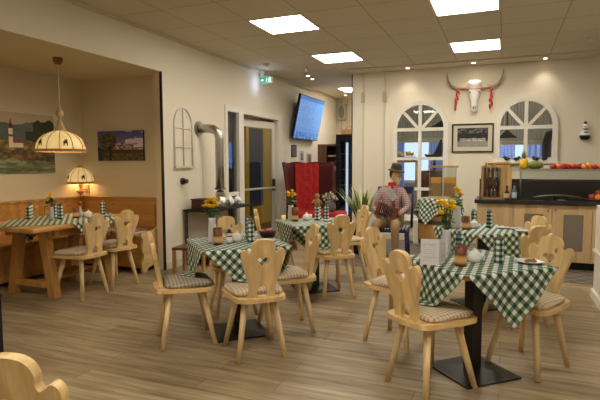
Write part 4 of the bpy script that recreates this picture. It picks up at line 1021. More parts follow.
# ---- far room
t = empty('wood_cabinet', (-3.66, 11.2, 0), 0, 'tall dark wooden cabinet against the far boarded wall', 'cabinet')
b = MB(); b.bb(-.32, -.28, -.35, .3, 0, 1.78); b.bb(.14, .18, -.35, .3, 0, 1.78); b.bb(-.28, .14, .26, .3, 0, 1.78); b.bb(-.28, .14, -.35, .26, 0, .06); b.bb(-.28, .14, -.35, .26, 1.74, 1.78); b.bb(-.28, .14, -.35, .26, 1.15, 1.18); b.bb(-.28, -.10, -.352, -.33, .06, 1.74); b.build('carcass', 'darkwood', t)
MB().bb(-.08, .14, -.35, -.33, .06, 1.15).build('door', 'darkwood', t, bevel=.006)
MB().bb(-.08, .14, -.345, -.33, 1.5, 1.53).build('shelf', 'offwhite', t)
t = empty('potted_poinsettia', (-3.60, 11.05, 1.18), 0, 'red leafed potted plant inside the dark cabinet niche', 'plant')
MB().lathe([(.001, 0), (.05, 0), (.07, .1), (.001, .1)], n=14).build('pot', 'ceramic', t)
b = MB()
for i in range(26):
    a = random.uniform(0, 6.28); b.ball((.09*cos(a)*random.random(), .07*sin(a), .12+.14*random.random()), (.03, .03, .012), 7, 4)
b.build('foliage', 'chili', t)
t = empty('drinks_fridge', (-3.30, 10.9, 0), 0, 'black drinks fridge with a lit glass door beside the far cabinet', 'fridge')
b = MB(); b.bb(-.16, -.12, -.3, .3, 0, 1.98); b.bb(.30, .34, -.3, .3, 0, 1.98); b.bb(-.12, .30, .26, .3, 0, 1.98); b.bb(-.12, .30, -.3, .26, 0, .1); b.bb(-.12, .30, -.3, .26, 1.9, 1.98); b.build('casing', 'matte_black', t)
b = MB(); b.bb(-.11, -.07, -.33, -.30, .1, 1.9); b.bb(.25, .29, -.33, -.30, .1, 1.9); b.bb(-.07, .25, -.33, -.30, 1.85, 1.9); b.bb(-.07, .25, -.33, -.30, .1, .15); d = b.build('door', 'matte_black', t); MB().bb(-.07, .25, -.32, -.315, .15, 1.85).build('door_glass', 'doorglass', d)
MB().bb(.06, .11, -.27, -.25, .2, 1.8).build('light_strip', emit('fridge_light', (226, 236, 255), 1.3), t)
b = MB()
for z in (.5, .85, 1.2, 1.55): b.bb(-.12, .30, -.24, .26, z, z+.012)
b.build('shelf', 'steel', t)
MB().bb(-.12, .30, .2, .255, .1, 1.9).build('inner_lining', mat('fridge_inner', (120, 126, 134), .5, emis=.03), t)
t = empty('wooden_box', (-3.42, 11.0, 1.98), 0, 'open wooden box on top of the black fridge', 'box')
b = MB(); b.bb(-.22, .22, -.15, -.13, 0, .12); b.bb(-.22, .22, .13, .15, 0, .12); b.bb(-.22, -.2, -.13, .13, 0, .12); b.bb(.2, .22, -.13, .13, 0, .12); b.bb(-.2, .2, -.13, .13, 0, .015)
t.location.x = -3.20; b.build('box_sides', 'barrel', t); MB().tube([(-.19, 0, .1), (-.12, 0, .2), (.12, 0, .2), (.19, 0, .1)], .012, 8).build('handle', 'barrel', t)
t = empty('wall_speaker', (-3.92+.02, FARY, 2.62), 0, 'narrow grey loudspeaker on the far boarded wall', 'loudspeaker')
MB().bb(-.10, .10, -.12, 0, -.20, .20).build('speaker_housing', 'greypanel', t, bevel=.02); MB().plate([( .07*cos(2*pi*i/20), .16*sin(2*pi*i/20)) for i in range(20)], .01, (), Matrix.Translation((0, -.124, 0))).build('grille', mat('grille', (120, 112, 100), .8), t)
t.location.x = -3.80
b = MB(); b.bb(-.45, .45, -.14, 0, 0, .03); b.bb(-.42, -.40, -.13, 0, -.12, 0); b.bb(.40, .42, -.13, 0, -.12, 0)
tag(b.build('wall_shelf', 'barrel', loc=(-3.50, FARY, 1.86)), 'thin wooden shelf on the far boarded wall', 'shelf')

# ------------------------------------------------------------------ back wall decorations
def skull():
    t = empty('longhorn_skull', (-.485, YB-.001, 2.515), 0, 'white longhorn cattle skull with wide horns on the back wall', 'skull')
    prof = [(.001, -.34), (.035, -.335), (.045, -.30), (.04, -.24), (.05, -.17), (.075, -.10), (.085, -.04), (.08, .02), (.085, .06), (.105, .09), (.11, .13), (.095, .165), (.001, .175)]
    b = MB(); b.lathe(prof, (0, -.07, 0), 24, 1, .65); b.ball((-.07, -.08, -.01), (.03, .035, .03)); b.ball((.07, -.08, -.01), (.03, .035, .03)); b.cyl((-.1, -.06, .07), (.1, -.06, .07), .045, n=14)
    b.build('cranium', 'bone', t)
    e = MB(); e.ball((-.068, -.105, -.015), (.016, .012, .018), 10, 6); e.ball((.068, -.105, -.015), (.016, .012, .018), 10, 6); e.ball((-.015, -.10, -.27), (.009, .008, .03), 8, 6); e.ball((.015, -.10, -.27), (.009, .008, .03), 8, 6)
    e.build('eye_sockets', 'darkwood', t)
    for s_ in (-1, 1):
        pts = [(s_*.08, -.06, .07), (s_*.18, -.07, .05), (s_*.28, -.08, .055), (s_*.36, -.09, .10), (s_*.41, -.10, .18), (s_*.43, -.11, .27), (s_*.425, -.115, .33)]
        MB().tube(pts, [.036, .032, .028, .024, .018, .010, .003], 12).build('horn', 'horn', t)
        c = MB(); r_ = random.Random(5+s_)
        for i in range(13):
            x = s_*(.24+.02*r_.random())+r_.uniform(-.015, .015); z = .03-.026*i*(.9); 
            xx = x+(s_*.0 if s_ > 0 else -.004*i)
            c.tube([(xx, -.12, z+.02), (xx+r_.uniform(-.012, .012), -.13, z-.01), (xx+r_.uniform(-.02, .02), -.12, z-.05)], [.010, .017, .003], 7)
        c.tube([(s_*.22, -.10, .10), (s_*.22, -.12, .04)], .004, 5)
        o = c.build('chili_string', 'chili'); o.location = (-.485, YB, 2.50)
        tag(o, 'string of red chillies hanging from the %s horn of the skull' % ('left' if s_ < 0 else 'right'), 'chilli string', 'chilli strings on the skull')
    b = MB(); b.tube([(-.24, -.10, .05), (-.1, -.125, .03), (.1, -.125, .03), (.24, -.10, .05)], .005, 6); b.build('red_ribbon', 'chili', t)
skull()
def bw(u, v):
    n = fbm(u*10, v*8)
    if v > .72: g = 60+60*n
    elif v > .46: g = 24+66*max(0, n-.25)
    elif v > .30: g = 120+110*hsh(int(u*16), int(v*12))*(.5 if .38 < v < .42 else 1) if .08 < u < .92 else 60
    else: g = 120+50*n
    if v > .55 and fbm(u*14, v*14) > .5: g = 34
    return (g*1.0, g*.96, g*.9)
t = empty('framed_photo', (-.505, YB-.001, 1.76), 0, 'black and white photograph of a house in a thin black frame', 'framed picture')
b = MB(); b.plate([(-.325, -.235), (.325, -.235), (.325, .235), (-.325, .235)], .025, [[(-.305, -.215), (.305, -.215), (.305, .215), (-.305, .215)]], Matrix.Translation((0, -.0125, 0))); b.build('frame', 'matte_black', t)
MB().bb(-.306, .306, -.008, 0, -.216, .216).build('mat_board', mat('matboard', (206, 198, 176), .8), t)
painted('photo', .48, .31, 72, 46, bw, 'paint', t, Matrix.Translation((.0, -.0095, .01)))
# ornament right of the short window
t = empty('wall_figure', (1.12, YB-.001, 1.70), 0, 'little white and black bottle shaped figure hanging on the back wall', 'wall ornament')
MB().lathe([(.001, 0), (.05, .005), (.07, .04), (.065, .10), (.035, .16), (.04, .19), (.03, .23), (.001, .26)], (0, -.045, 0), 20, 1, .6).build('body', 'bone', t)
MB().lathe([(.001, -.002), (.052, .003), (.073, .04), (.071, .065)], (0, -.045, 0), 20, 1, .63).build('dark_base', 'matte_black', t)
OD = mat('ornament_dark', (70, 46, 40), .7); MB().ball((0, -.05, .255), (.025, .02, .022), 10, 6).build('topknot', OD, t)
for q in ((-.035, .035, -.085, -.06, .15, .165), (-.02, .03, -.088, -.075, .10, .115), (-.03, .01, -.072, -.05, .19, .2)): MB().bb(*q).build('dark_band', OD, t)

# ------------------------------------------------------------------ counter
CX0, CX1, CY, CDZ = -.36, 3.5, 7.0, .87
def counter():
    t = empty('serving_counter', (0, CY, 0), 0, 'maple fronted serving counter along the back wall', 'counter')
    MB().bb(CX0+.03, CX1, .06, .70, .1, .82).build('carcass', 'maple', t)
    MB().bb(CX0+.05, CX1, .10, .66, 0.0, .1).build('plinth', 'matte_black', t)
    xs = [CX0+.035, .115, .565, 1.015, 1.465, 1.915, 2.365, 2.815, 3.265]
    for i in range(len(xs)-1):
        a, b_ = xs[i]+.004, xs[i+1]-.004
        if i == 0:
            MB().bb(a, b_, .04, .06, .105, .815).build('door', 'maple', t, bevel=.003); d = None
        else:
            o_ = [(a, .105), (b_, .105), (b_, .815), (a, .815)]; m_ = .09; i_ = [(a+m_+.04, .24), (b_-m_, .24), (b_-m_, .70), (a+m_+.04, .70)]
            d = MB().plate(o_, .02, [i_], Matrix.Translation((0, .05, 0))).build('door', 'maple', t)
            MB().bb(a+m_+.03, b_-m_+.01, .048, .056, .23, .71).build('mesh_inset', mat('mesh_inset%d' % i, (128, 116, 104), .5, var=.3, scale=120), d)
            MB().lathe([(.001, 0), (.012, 0), (.016, .012), (.001, .018)], n=12).build('knob', 'steel', d)
            kn = [x for x in COL.objects if x.name.startswith('knob')][-1]; kn.parent = d; kn.location = (b_-.04 if i % 2 else a+.04, .04, .755); kn.rotation_euler = (RD(90), 0, 0)
    return t
counter()
tp = MB().bb(CX0, CX1, CY, CY+.72, .821, .871).build('worktop', 'granite', bevel=.006); tag(tp, 'dark stone worktop on the serving counter', 'worktop')
bs = MB().bb(CX0+.03, CX1, CY+.655, CY+.72, .8715, 1.125).build('backsplash', 'splash'); tag(bs, 'dark upstand panel behind the worktop', 'upstand panel')
WZ = .8715
# glass guard with steel posts
t = empty('glass_guard', (.22, CY+.30, WZ), 0, 'long glass shelf on steel posts over the serving counter', 'glass guard')
for x in (-.02, 1.45, 2.9):
    for y in (.0,): MB().cyl((x, y, 0), (x, y, .385), .012, n=12).build('post', 'steel', t)
MB().bb(-.05, 3.2, -.13, .26, .385, .393).build('glass_shelf', 'glass', t)
MB().bb(-.05, 3.2, -.14, -.128, .376, .40).build('steel_rail', 'steel', t)
MB().bb(-.02, 3.2, -.125, -.119, .24, .376).build('front_glass', 'glass', t)
SZ = WZ+.3935
def fruit(kind, x, y, z, r, label, seed=0):
    cols = dict(apple=(176, 40, 34), orange=(228, 134, 36), lemon=(226, 196, 60), pear=(160, 160, 70), green=(128, 150, 62))
    t = empty(kind if kind != 'green' else 'green_apple', (x, y, z), random.random()*6, label, 'fruit', 'fruit laid out over the counter')
    prof = {'apple': [(.001, .12), (.5, 0), (.92, .5), (1, 1.0), (.85, 1.55), (.45, 1.78), (.001, 1.62)], 'orange': [(.001, 0), (.55, .1), (.92, .55), (1, 1), (.92, 1.45), (.55, 1.88), (.001, 1.98)],
            'lemon': [(.001, 0), (.4, .2), (.85, .6), (.95, 1), (.85, 1.4), (.4, 1.85), (.15, 2.1), (.001, 2.15)], 'pear': [(.001, .05), (.6, .1), (1, .7), (.9, 1.3), (.5, 1.9), (.4, 2.3), (.001, 2.5)]}
    prof['green'] = prof['apple']
    MB().lathe([(a*r, b*r) for a, b in prof[kind]], n=14).build('flesh', FM[kind], t)
    zt = prof[kind][-1][1]*r
    MB().cyl((0, 0, zt-.004), (.004, 0, zt+.014), .0025, n=6).build('stalk', 'darkwood', t)
FM = {k: mat('fruit_'+k, c, .35, var=.2, scale=20) for k, c in dict(apple=(170, 34, 30), orange=(230, 134, 34), lemon=(228, 198, 56), pear=(166, 164, 70), green=(132, 152, 62)).items()}
seq = ['apple', 'orange', 'apple', 'apple', 'apple', 'apple', 'orange', 'orange', 'apple', 'orange', 'green', 'pear', 'green', 'green', 'lemon', 'pear']
words_ = ['first fruit from the fruit box end', 'second along the shelf', 'third along the shelf', 'fourth along the shelf', 'fifth along the shelf', 'sixth along the shelf', 'seventh along the shelf', 'eighth along the shelf', 'ninth along the shelf', 'tenth along the shelf', 'eleventh along the shelf', 'twelfth along the shelf', 'thirteenth along the shelf', 'fourteenth, beside the picture edge', 'fifteenth, beyond the picture edge', 'last on the shelf']
for i, k in enumerate(seq):
    fruit(k, .58+i*.058, CY+.21+(.035 if i % 2 else 0), SZ, .037 if k != 'pear' else .028, '%s on the glass shelf, %s' % ({'green': 'green apple', 'apple': 'red apple', 'orange': 'orange', 'lemon': 'lemon', 'pear': 'pear'}[k], words_[i]))
for i in range(6):
    fruit(['apple', 'apple', 'orange', 'apple', 'lemon', 'green'][i], .63+i*.092, CY+.335, SZ, .042, '%s in the rear row of the glass shelf, place %s from the fruit box' % (['red apple', 'red apple', 'orange', 'red apple', 'lemon', 'green apple'][i], ['one', 'two', 'three', 'four', 'five', 'six'][i]))
# pineapple, melon and box
t = empty('pineapple', (.235, CY+.33, SZ), 0, 'yellow pineapple with a leaf crown standing on the glass shelf', 'pineapple')
MB().lathe([(.001, 0), (.04, .005), (.055, .04), (.055, .09), (.04, .125), (.015, .14)], n=20, wob=lambda a, j: 1+.05*cos(a*10+j)).build('fruit_body', mat('pineapple_skin', (232, 186, 36), .6, var=.3, scale=60), t)
b = MB()
for i in range(26):
    a = i*2.4; k = i/26; L_ = .05+.09*k; d = Vector((cos(a)*(1-k)*.8, sin(a)*(1-k)*.8, 1)).normalized(); p = Vector((.01*cos(a), .01*sin(a), .135)); sd = Vector((-sin(a), cos(a), 0))*.008
    b.add([p-sd, p+sd, p+d*L_*.6+sd*.8, p+d*L_, p+d*L_*.6-sd*.8], [(0, 1, 2, 3, 4)])
b.build('leaf_crown', mat('crown_green', (120, 118, 60), .6, var=.3, scale=40), t)
MB().ball((0, 0, 0), (.10, .065, .055), 20, 12).build('melon', mat('melon_skin', (112, 118, 54), .5, var=.4, scale=25), loc=(.37, CY+.30, SZ+.055))
ml = [o for o in COL.objects if o.name == 'melon'][0]; tag(ml, 'mottled green melon lying beside the pineapple', 'melon')
MB().cyl((.095, 0, 0), (.118, 0, .008), .006, n=8).build('stalk', 'darkwood', ml)
t = empty('label_stand', (.50, CY+.30, SZ), 0, 'small grey white card box between the melon and the fruit row', 'card box')
MB().bb(-.035, .045, -.03, .03, 0, .055).build('box_body', 'greypanel', t, bevel=.003); MB().bb(-.03, .04, -.034, -.03, .008, .048).build('card_face', 'white', t)
# crate with bottles
t = empty('wine_crate', (-.10, CY+.30, WZ), 0, 'upright slatted wooden crate standing on the left end of the worktop', 'crate')
b = MB(); w2, d2, h2 = .19, .14, .44
for i in range(5):
    y0 = -d2+i*.058; b.bb(-w2, -w2+.012, y0, y0+.05, 0, h2); b.bb(w2-.012, w2, y0, y0+.05, 0, h2)
b.build('side_slats', 'crate', t)
b = MB()
for i in range(7): b.bb(-w2+.012+i*.052, -w2+.058+i*.052, d2-.012, d2, .02, h2-.02)
b.build('back_slats', 'crate', t)
b = MB(); b.bb(-w2, w2, -d2, d2+.01, 0, .018); b.bb(-w2, w2, -d2, d2+.01, h2-.018, h2); b.build('end_boards', 'crate', t)
b = MB()
for x in (-w2+.02, w2-.13):
    MB().bb(x-.008, x+.012, -d2-.006, -d2+.01, .018, h2-.018).build('front_post', 'crate', t)
MB().bb(w2-.12, w2, -d2-.006, -d2, .02, h2-.02).build('front_board', 'crate', t)
for i, x in enumerate((-.05, .03)):
    k = empty('oil_bottle', (-.10+x-.03, CY+.30, WZ+.018), 0, ['dark bottle inside the crate, left one of two', 'dark bottle inside the crate, right one of two'][i], 'bottle', 'bottles inside the crate')
    MB().lathe([(.001, 0), (.028, 0), (.03, .01), (.03, .16), (.012, .21), (.011, .30), (.001, .30)], n=16).build('bottle_body', mat('dark_glass%d' % i, (60, 28, 26), .1), k)
    MB().lathe([(.012, .27), (.013, .34), (.001, .345)], n=12).build('cap', 'white', k)
for i, x in enumerate((-.115, -.06, -.005)):
    k = empty('drinking_glass', (-.10+x, CY+.215, WZ+.018), 0, ['upturned glass in the crate, nearest its left side', 'upturned glass in the crate, middle of three', 'upturned glass in the crate, nearest the bottles'][i], 'glass', 'glasses inside the crate')
    MB().lathe([(.024, 0), (.026, .09), (.022, .12), (.001, .12)], n=16).build('glass_body', glass('tumbler%d' % i, (225, 222, 216), .1, 1.2), k)
b = MB(); r_ = random.Random(11)
t = empty('bread_board', (-.10, CY+.30, WZ+.4405), 0, 'thin board of sliced bread lying on top of the crate', 'bread board')
MB().bb(-.16, .17, -.11, .11, 0, .012).build('board', 'crate', t)
for i in range(9): b.ball((-.13+i*.033, r_.uniform(-.04, .04), .032), (.022, .04, .022), 10, 6)
b.build('bread_slices', mat('bread', (176, 128, 76), .8, var=.3, scale=40), t)
for i, (x, y, h, c) in enumerate(((.035, CY+.10, .17, (70, 60, 50)), (.125, CY+.12, .20, (90, 110, 120)))):
    k = empty('sauce_bottle', (x, y, WZ), 0, ['short brown bottle with pale label before the crate', 'taller blue labelled bottle beside the steel post'][i], 'bottle', 'bottles on the worktop')
    MB().lathe([(.001, 0), (.03, 0), (.031, h*.55), (.012, h*.75), (.012, h), (.001, h)], n=16).build('bottle_body', mat('bottle%d' % i, c, .2), k)
    MB().lathe([(.0315, h*.12), (.0315, h*.48)], n=16).build('bottle_label', mat('blabel%d' % i, [(206, 186, 150), (180, 200, 220)][i], .6), k)
    MB().lathe([(.013, h*.92), (.014, h+.012), (.001, h+.014)], n=12).build('cap', 'matte_black', k)
# platter and fruit bowl
t = empty('silver_platter', (.68, CY+.26, WZ), RD(2), 'long curved silver platter lying on the worktop', 'platter')
n = 30; m_ = 10; vs = []
for i in range(n+1):
    u = -1+2*i/n
    for j in range(m_+1):
        v = -1+2*j/m_; w_ = .11*math.sqrt(max(0, 1-u*u))+.004
        vs.append((u*.34, v*w_, .012+.05*(1-(u+.1)**2)*(.55+.45*v*v)))
b = MB(); b.add(vs, [(i*(m_+1)+j, i*(m_+1)+j+1, (i+1)*(m_+1)+j+1, (i+1)*(m_+1)+j) for i in range(n) for j in range(m_)], True)
o = b.build('dish', 'steel', t); sd = o.modifiers.new('t', 'SOLIDIFY'); sd.thickness = .005
MB().lathe([(.10, 0), (.08, .03), (.001, .03)], n=20).build('foot', 'steel', t)
t = empty('fruit_tray', (1.12, CY+.24, WZ), 0, 'shallow steel tray with heaped fruit at the right of the worktop', 'tray')
MB().lathe([(.001, .004), (.12, .004), (.18, .022), (.182, .026), (.12, 0), (.001, 0)], n=28).build('tray_dish', 'steel', t)
for i, (k, x, y, z) in enumerate((('apple', -.10, -.04, .01), ('apple', -.06, .05, .012), ('orange', -.03, -.07, .01), ('lemon', .01, .02, .01), ('lemon', .04, -.07, .01), ('orange', .08, .04, .01), ('apple', -.02, -.01, .058), ('orange', .03, -.03, .062), ('lemon', -.005, .06, .04), ('apple', .10, -.04, .012))):
    fruit(k, 1.12+x, CY+.24+y, WZ+z, .040, '%s heaped on the steel tray, %s' % ({'apple': 'red apple', 'orange': 'orange', 'lemon': 'lemon'}[k], ['at its left rim', 'at its left rear', 'at its front left', 'in its middle', 'at its front', 'at its right rear', 'on top of the heap', 'on top beside the apple', 'at its rear on the heap', 'at its right rim'][i]))
# white half wall at the right edge
struct(MB().bb(.86, 2.2, 4.6, 5.75, 0, .93).build('wall_half_right', 'white', bevel=.006)); struct(MB().bb(.845, 2.2, 4.585, 5.765, .46, .49).build('trim_7', 'white')); struct(MB().bb(.84, 2.2, 4.58, 5.77, 0, .08).build('baseboard_right', 'white'))

# ------------------------------------------------------------------ barrel + dispenser
BX, BY = -.80, 6.95
t = empty('wooden_barrel', (BX, BY, 0), 0, 'wooden barrel under a checked cloth between the man and the counter', 'barrel')
def stw(a, j): return 1+.008*cos(a*18)
MB().lathe([(.001, .0), (.22, .0), (.25, .12), (.275, .30), (.285, .44), (.275, .58), (.25, .76), (.22, .88), (.001, .88)], n=72, wob=stw).build('staves', 'barrel', t)
b = MB()
for z0, z1, ra, rb_ in ((.08, .13, .244, .256), (.28, .33, .276, .282), (.55, .60, .284, .279), (.75, .80, .257, .247)): b.lathe([(ra, z0), (rb_, z1)], n=36)
b.build('hoop', 'darksteel', t)
# cloth over barrel
def barrel_cloth():
    n = 70; S = .86; vs = []; uv = []
    for j in range(n+1):
        for i in range(n+1):
            a = S*(i/n-.5); b = S*(j/n-.5); uv.append((a+.5, b+.5)); r = math.hypot(a, b); th = math.atan2(b, a); R0 = .235
            if r <= R0: vs.append((a, b, .884))
            else:
                e = r-R0; w_ = 1+.10*min(1, e*5)*sin(th*7+1); q = (R0+.012+.18*e)*w_ + (.03 if e > .03 else e); vs.append((q*cos(th), q*sin(th), .884-min(e, 1)*.93))
    fs = [(j*(n+1)+i, j*(n+1)+i+1, (j+1)*(n+1)+i+1, (j+1)*(n+1)+i) for j in range(n) for i in range(n)]
    me = bpy.data.meshes.new('barrel_cloth'); me.from_pydata(vs, [], fs); ul = me.uv_layers.new(name='UVMap')
    for lp in me.loops: ul.data[lp.index].uv = uv[lp.vertex_index]
    for p in me.polygons: p.use_smooth = True
    me.materials.append(M['cloth']); o = bpy.data.objects.new('barrel_cloth', me); COL.objects.link(o); o.location = (BX, BY, 0); o.rotation_euler.z = RD(20)
    tag(o, 'small green checked cloth draped over the wooden barrel', 'tablecloth')
barrel_cloth()
t = empty('cereal_dispenser', (BX+.04, BY, .8865), 0, 'double glass cereal dispenser with wooden lid on the barrel', 'cereal dispenser')
MB().bb(-.18, .18, -.09, .09, 0, .02).build('base_board', 'pine_seat', t); MB().bb(-.185, .185, -.095, .095, .405, .43).build('lid_board', 'barrel', t)
for i, x in enumerate((-.085, .085)):
    MB().bb(x-.078, x+.078, -.07, .07, .02, .405).build('glass_box', 'glass', t)
    MB().bb(x-.070, x+.070, -.062, .062, .022, .20).build('muesli', mat('muesli%d' % i, (150, 116, 78), .9, var=.5, scale=70), t)
    MB().bb(x-.070, x+.070, -.062, .062, .20, .275).build('cornflakes', mat('cornflakes%d' % i, (232, 158, 34), .8, var=.3, scale=60), t)
b = MB()
for x in (-.17, 0, .17): b.bb(x-.005, x+.005, -.085, -.075, .02, .405)
b.build('corner_strips', 'steel', t)

# ------------------------------------------------------------------ plant
t = empty('potted_plant', (-1.95, 7.25, 0), 0, 'tall spiky green plant in a dark pot beside the seated man', 'plant')
MB().lathe([(.001, 0), (.13, 0), (.17, .3), (.18, .36), (.165, .36), (.15, .33), (.001, .33)], n=24).build('pot', 'matte_black', t)
for nm, mt_, cnt, sd_ in (('leaves', 'midleaf', 40, 1), ('pale_leaves', 'paleleaf', 60, 2)):
    b = MB(); r_ = random.Random(sd_)
    for i in range(cnt):
        a = r_.uniform(0, 6.28); L_ = r_.uniform(.42, .74); lean = r_.uniform(.08, .5); d = Vector((cos(a), sin(a), 0)); p0 = Vector((.06*cos(a), .06*sin(a), .33)); sd = Vector((-sin(a), cos(a), 0)); prev = None; vs = []
        for k in range(7):
            f = k/6; p = p0+d*lean*L_*f*f*1.2+Vector((0, 0, L_*(f-.22*lean*f*f))); w_ = .022*(sin(pi*(.12+.88*f))**.7 if f < 1 else .02)
            vs += [p-sd*w_, p+sd*w_]
        b.add(vs, [(2*k, 2*k+1, 2*k+3, 2*k+2) for k in range(6)], True)
    b.build(nm, mt_, t)

# ------------------------------------------------------------------ seated man
MX, MY, MR = -1.48, 7.02, RD(6)
t = empty('blue_chair', (MX, MY, 0), MR, 'blue painted chair with a blue checked cushion under the seated man', 'chair')
MB().bb(-.22, .26, -.24, .22, .40, .43).build('seat', 'blue', t, bevel=.008)
MB().bb(-.20, .24, -.23, .16, .43, .455).build('cushion', 'bluecheck', t, bevel=.01)
for x in (-.19, .23):
    for y in (-.20, .18): MB().cyl((x, y, .40), (x*1.08, y*1.08, 0), .02, .016, 10).build('leg', 'blue', t)
b = MB()
for x in (-.19, .28): b.cyl((x, .20, .42), (x*1.05, .27, 1.0), .02, .016, 10)
for x in (-.08, .03, .14): b.cyl((x, .205, .42), (x, .262, .94), .010, n=8)
b.box((.045, .265, .96), (.50, .025, .10)); b.build('backrest', 'blue', t)
def skin_obj(name, verts, edges, radii, root, sub=1):
    me = bpy.data.meshes.new(name); me.from_pydata(verts, edges, []); o = bpy.data.objects.new(name, me); COL.objects.link(o)
    md = o.modifiers.new('k', 'SKIN'); md.use_smooth_shade = True
    if not me.skin_vertices: pass
    for i, r in enumerate(radii):
        me.skin_vertices[0].data[i].radius = r if isinstance(r, tuple) else (r, r); me.skin_vertices[0].data[i].use_root = (i == root)
    s_ = o.modifiers.new('s', 'SUBSURF'); s_.levels = sub; s_.render_levels = sub
    return o
def bake(o):
    dg = bpy.context.evaluated_depsgraph_get(); dg.update(); ev = o.evaluated_get(dg); me = bpy.data.meshes.new_from_object(ev, depsgraph=dg)
    vs = [v.co.copy() for v in me.vertices]; fs = [tuple(p.vertices) for p in me.polygons]; bpy.data.objects.remove(o, do_unlink=True); return vs, fs
def biggest(vs, fs):
    par = list(range(len(vs)))
    def find(a):
        while par[a] != a: par[a] = par[par[a]]; a = par[a]
        return a
    for f in fs:
        r0 = find(f[0])
        for q in f[1:]:
            r1 = find(q)
            if r1 != r0: par[r1] = r0
    cnt = {}
    for f in fs: k = find(f[0]); cnt[k] = cnt.get(k, 0)+1
    best = max(cnt, key=cnt.get); fs = [f for f in fs if find(f[0]) == best]
    ids = sorted({i for f in fs for i in f}); mp = {a: i for i, a in enumerate(ids)}
    return [vs[i] for i in ids], [tuple(mp[i] for i in f) for f in fs]
def person():
    t = empty('person', (MX, MY, 0), MR, 'seated man in a dark felt hat and checked shirt holding an accordion', 'person')
    V = []; E_ = []; Rr = []
    def add(p, r, par=None):
        V.append(p); Rr.append(r)
        if par is not None: E_.append((par, len(V)-1))
        return len(V)-1
    hip = (.02, .0, .53)
    pel = add(hip, (.13, .10)); sp = add((.02, .02, .68), (.12, .09), pel); ch = add((.02, .02, .86), (.13, .095), sp); nk0 = add((.02, .0, .99), (.07, .06), ch); nk = add((.025, -.02, 1.06), .052, nk0); hd = add((.035, -.025, 1.13), .06, nk)
    joints = {}
    HL, HR_ = (-.09, -.335, .56), (.11, -.32, .63)
    for s_, el, hn, nm in ((-1, (-.265, -.08, .73), HL, 'a'), (1, (.30, -.10, .74), HR_, 'b')):
        sh = add((.02+s_*.16, .01, .965), .062, ch); e = add(el, .043, sh); w_ = add(tuple(el[i]*.12+hn[i]*.88 for i in range(3)), .028, e)
        pm = add(hn, (.034, .018), w_)
        d = (Vector(hn)-Vector(el)).normalized(); sd = d.cross(Vector((0, -1, .2))).normalized()
        for k in range(4):
            b0 = Vector(hn)+sd*(-.027+.018*k)+d*.035; l = (.030, .034, .032, .025)[k]
            f0 = add(tuple(b0), .009, pm); f1 = add(tuple(b0+d*l+Vector((0, -.004, -.008))), .0085, f0); add(tuple(b0+d*l*1.4+Vector((0, .014, -.026))), .0075, f1)
        th0 = add(tuple(Vector(hn)-sd*.036*s_*-1+d*.002), .0105, pm); add(tuple(Vector(hn)+sd*.05*s_+d*.03), .009, th0)
    KN = (((-.19, -.40, .53), (-.20, -.42, .09), -1), ((.12, -.44, .53), (.13, -.44, .09), 1))
    for kn, ft, s_ in KN:
        h = add((.02+s_*.085, -.02, .52), .085, pel); k = add(kn, .058, h); a = add((ft[0], ft[1], ft[2]+.0), .036, k); add((ft[0]+.01*s_, ft[1]-.13, .045), (.04, .028), a)
    vs, fs = bake(skin_obj('tmp_body', V, E_, Rr, 0))
    b = MB(); b.add(vs, fs, True)
    # head, turned to the viewer's right and slightly down; built in its own frame facing -y
    HM = Matrix.Translation((.085, -.04, 1.165)) @ Matrix.Rotation(RD(58), 4, 'Z') @ Matrix.Rotation(RD(10), 4, 'X')
    hb = MB(); hb.ball((0, .01, .03), (.074, .092, .095), 24, 16); hb.ball((0, -.022, -.035), (.054, .062, .072), 20, 12); hb.ball((0, -.062, -.085), (.026, .022, .018), 12, 8)
    hb.tube([(0, -.082, .02), (0, -.094, -.005), (0, -.108, -.026), (0, -.092, -.034)], [.010, .011, .014, .008], 8); hb.ball((0, -.076, .033), (.045, .012, .009), 12, 6)
    hb.ball((0, -.080, -.053), (.024, .010, .005), 10, 5); hb.ball((0, -.078, -.063), (.021, .010, .005), 10, 5)
    for s_ in (-1, 1): hb.ball((s_*.075, .01, -.005), (.010, .018, .03), 10, 8); hb.ball((s_*.038, -.06, -.02), (.02, .018, .02), 10, 6)
    b.add([HM @ v for v in hb.v], hb.f, True)
    body = b.build('body', 'skin', t); rm = body.modifiers.new('r', 'REMESH'); rm.mode = 'VOXEL'; rm.voxel_size = .006; vs, fs = bake(body); body = MB().add(*biggest(vs, fs), True).build('body', 'skin', t)
    def hp(o): o.matrix_local = HM; return o
    e = MB()
    for s_ in (-1, 1): e.ball((s_*.028, -.083, .012), (.011, .006, .007), 10, 6)
    hp(e.build('eyes', 'matte_black', t))
    m_ = MB(); m_.ball((0, -.090, -.058), (.018, .003, .002), 10, 4); hp(m_.build('mouth_line', 'scarf', t))
    h = MB(); h.ball((0, .042, .035), (.078, .075, .085), 20, 12); hh = hp(h.build('hair', 'hair', t))
    ht = MB(); ht.lathe([(.001, .140), (.045, .155), (.066, .150), (.075, .12), (.084, .05)], (0, .01, .03), 28, 1, 1.18, wob=lambda a, j: 1)
    ht.lathe([(.082, .052), (.105, .042), (.126, .050), (.128, .055), (.105, .048), (.082, .06)], (0, .005, .028), 32, 1, 1.12); hp(ht.build('hat', 'felt', t))
    hbnd = MB(); hbnd.lathe([(.0855, .053), (.083, .078)], (0, .01, .03), 28, 1, 1.18); hp(hbnd.build('hat_band', mat('hat_band', (120, 100, 74), .8), t))
    # shirt
    V.clear(); E_.clear(); Rr.clear()
    pel = add((.02, .0, .50), (.15, .115)); sp = add((.02, .015, .66), (.15, .115), pel); ch = add((.02, .02, .85), (.165, .115), sp); n0 = add((.02, .005, .985), (.10, .075), ch); add((.025, -.012, 1.035), (.066, .062), n0)
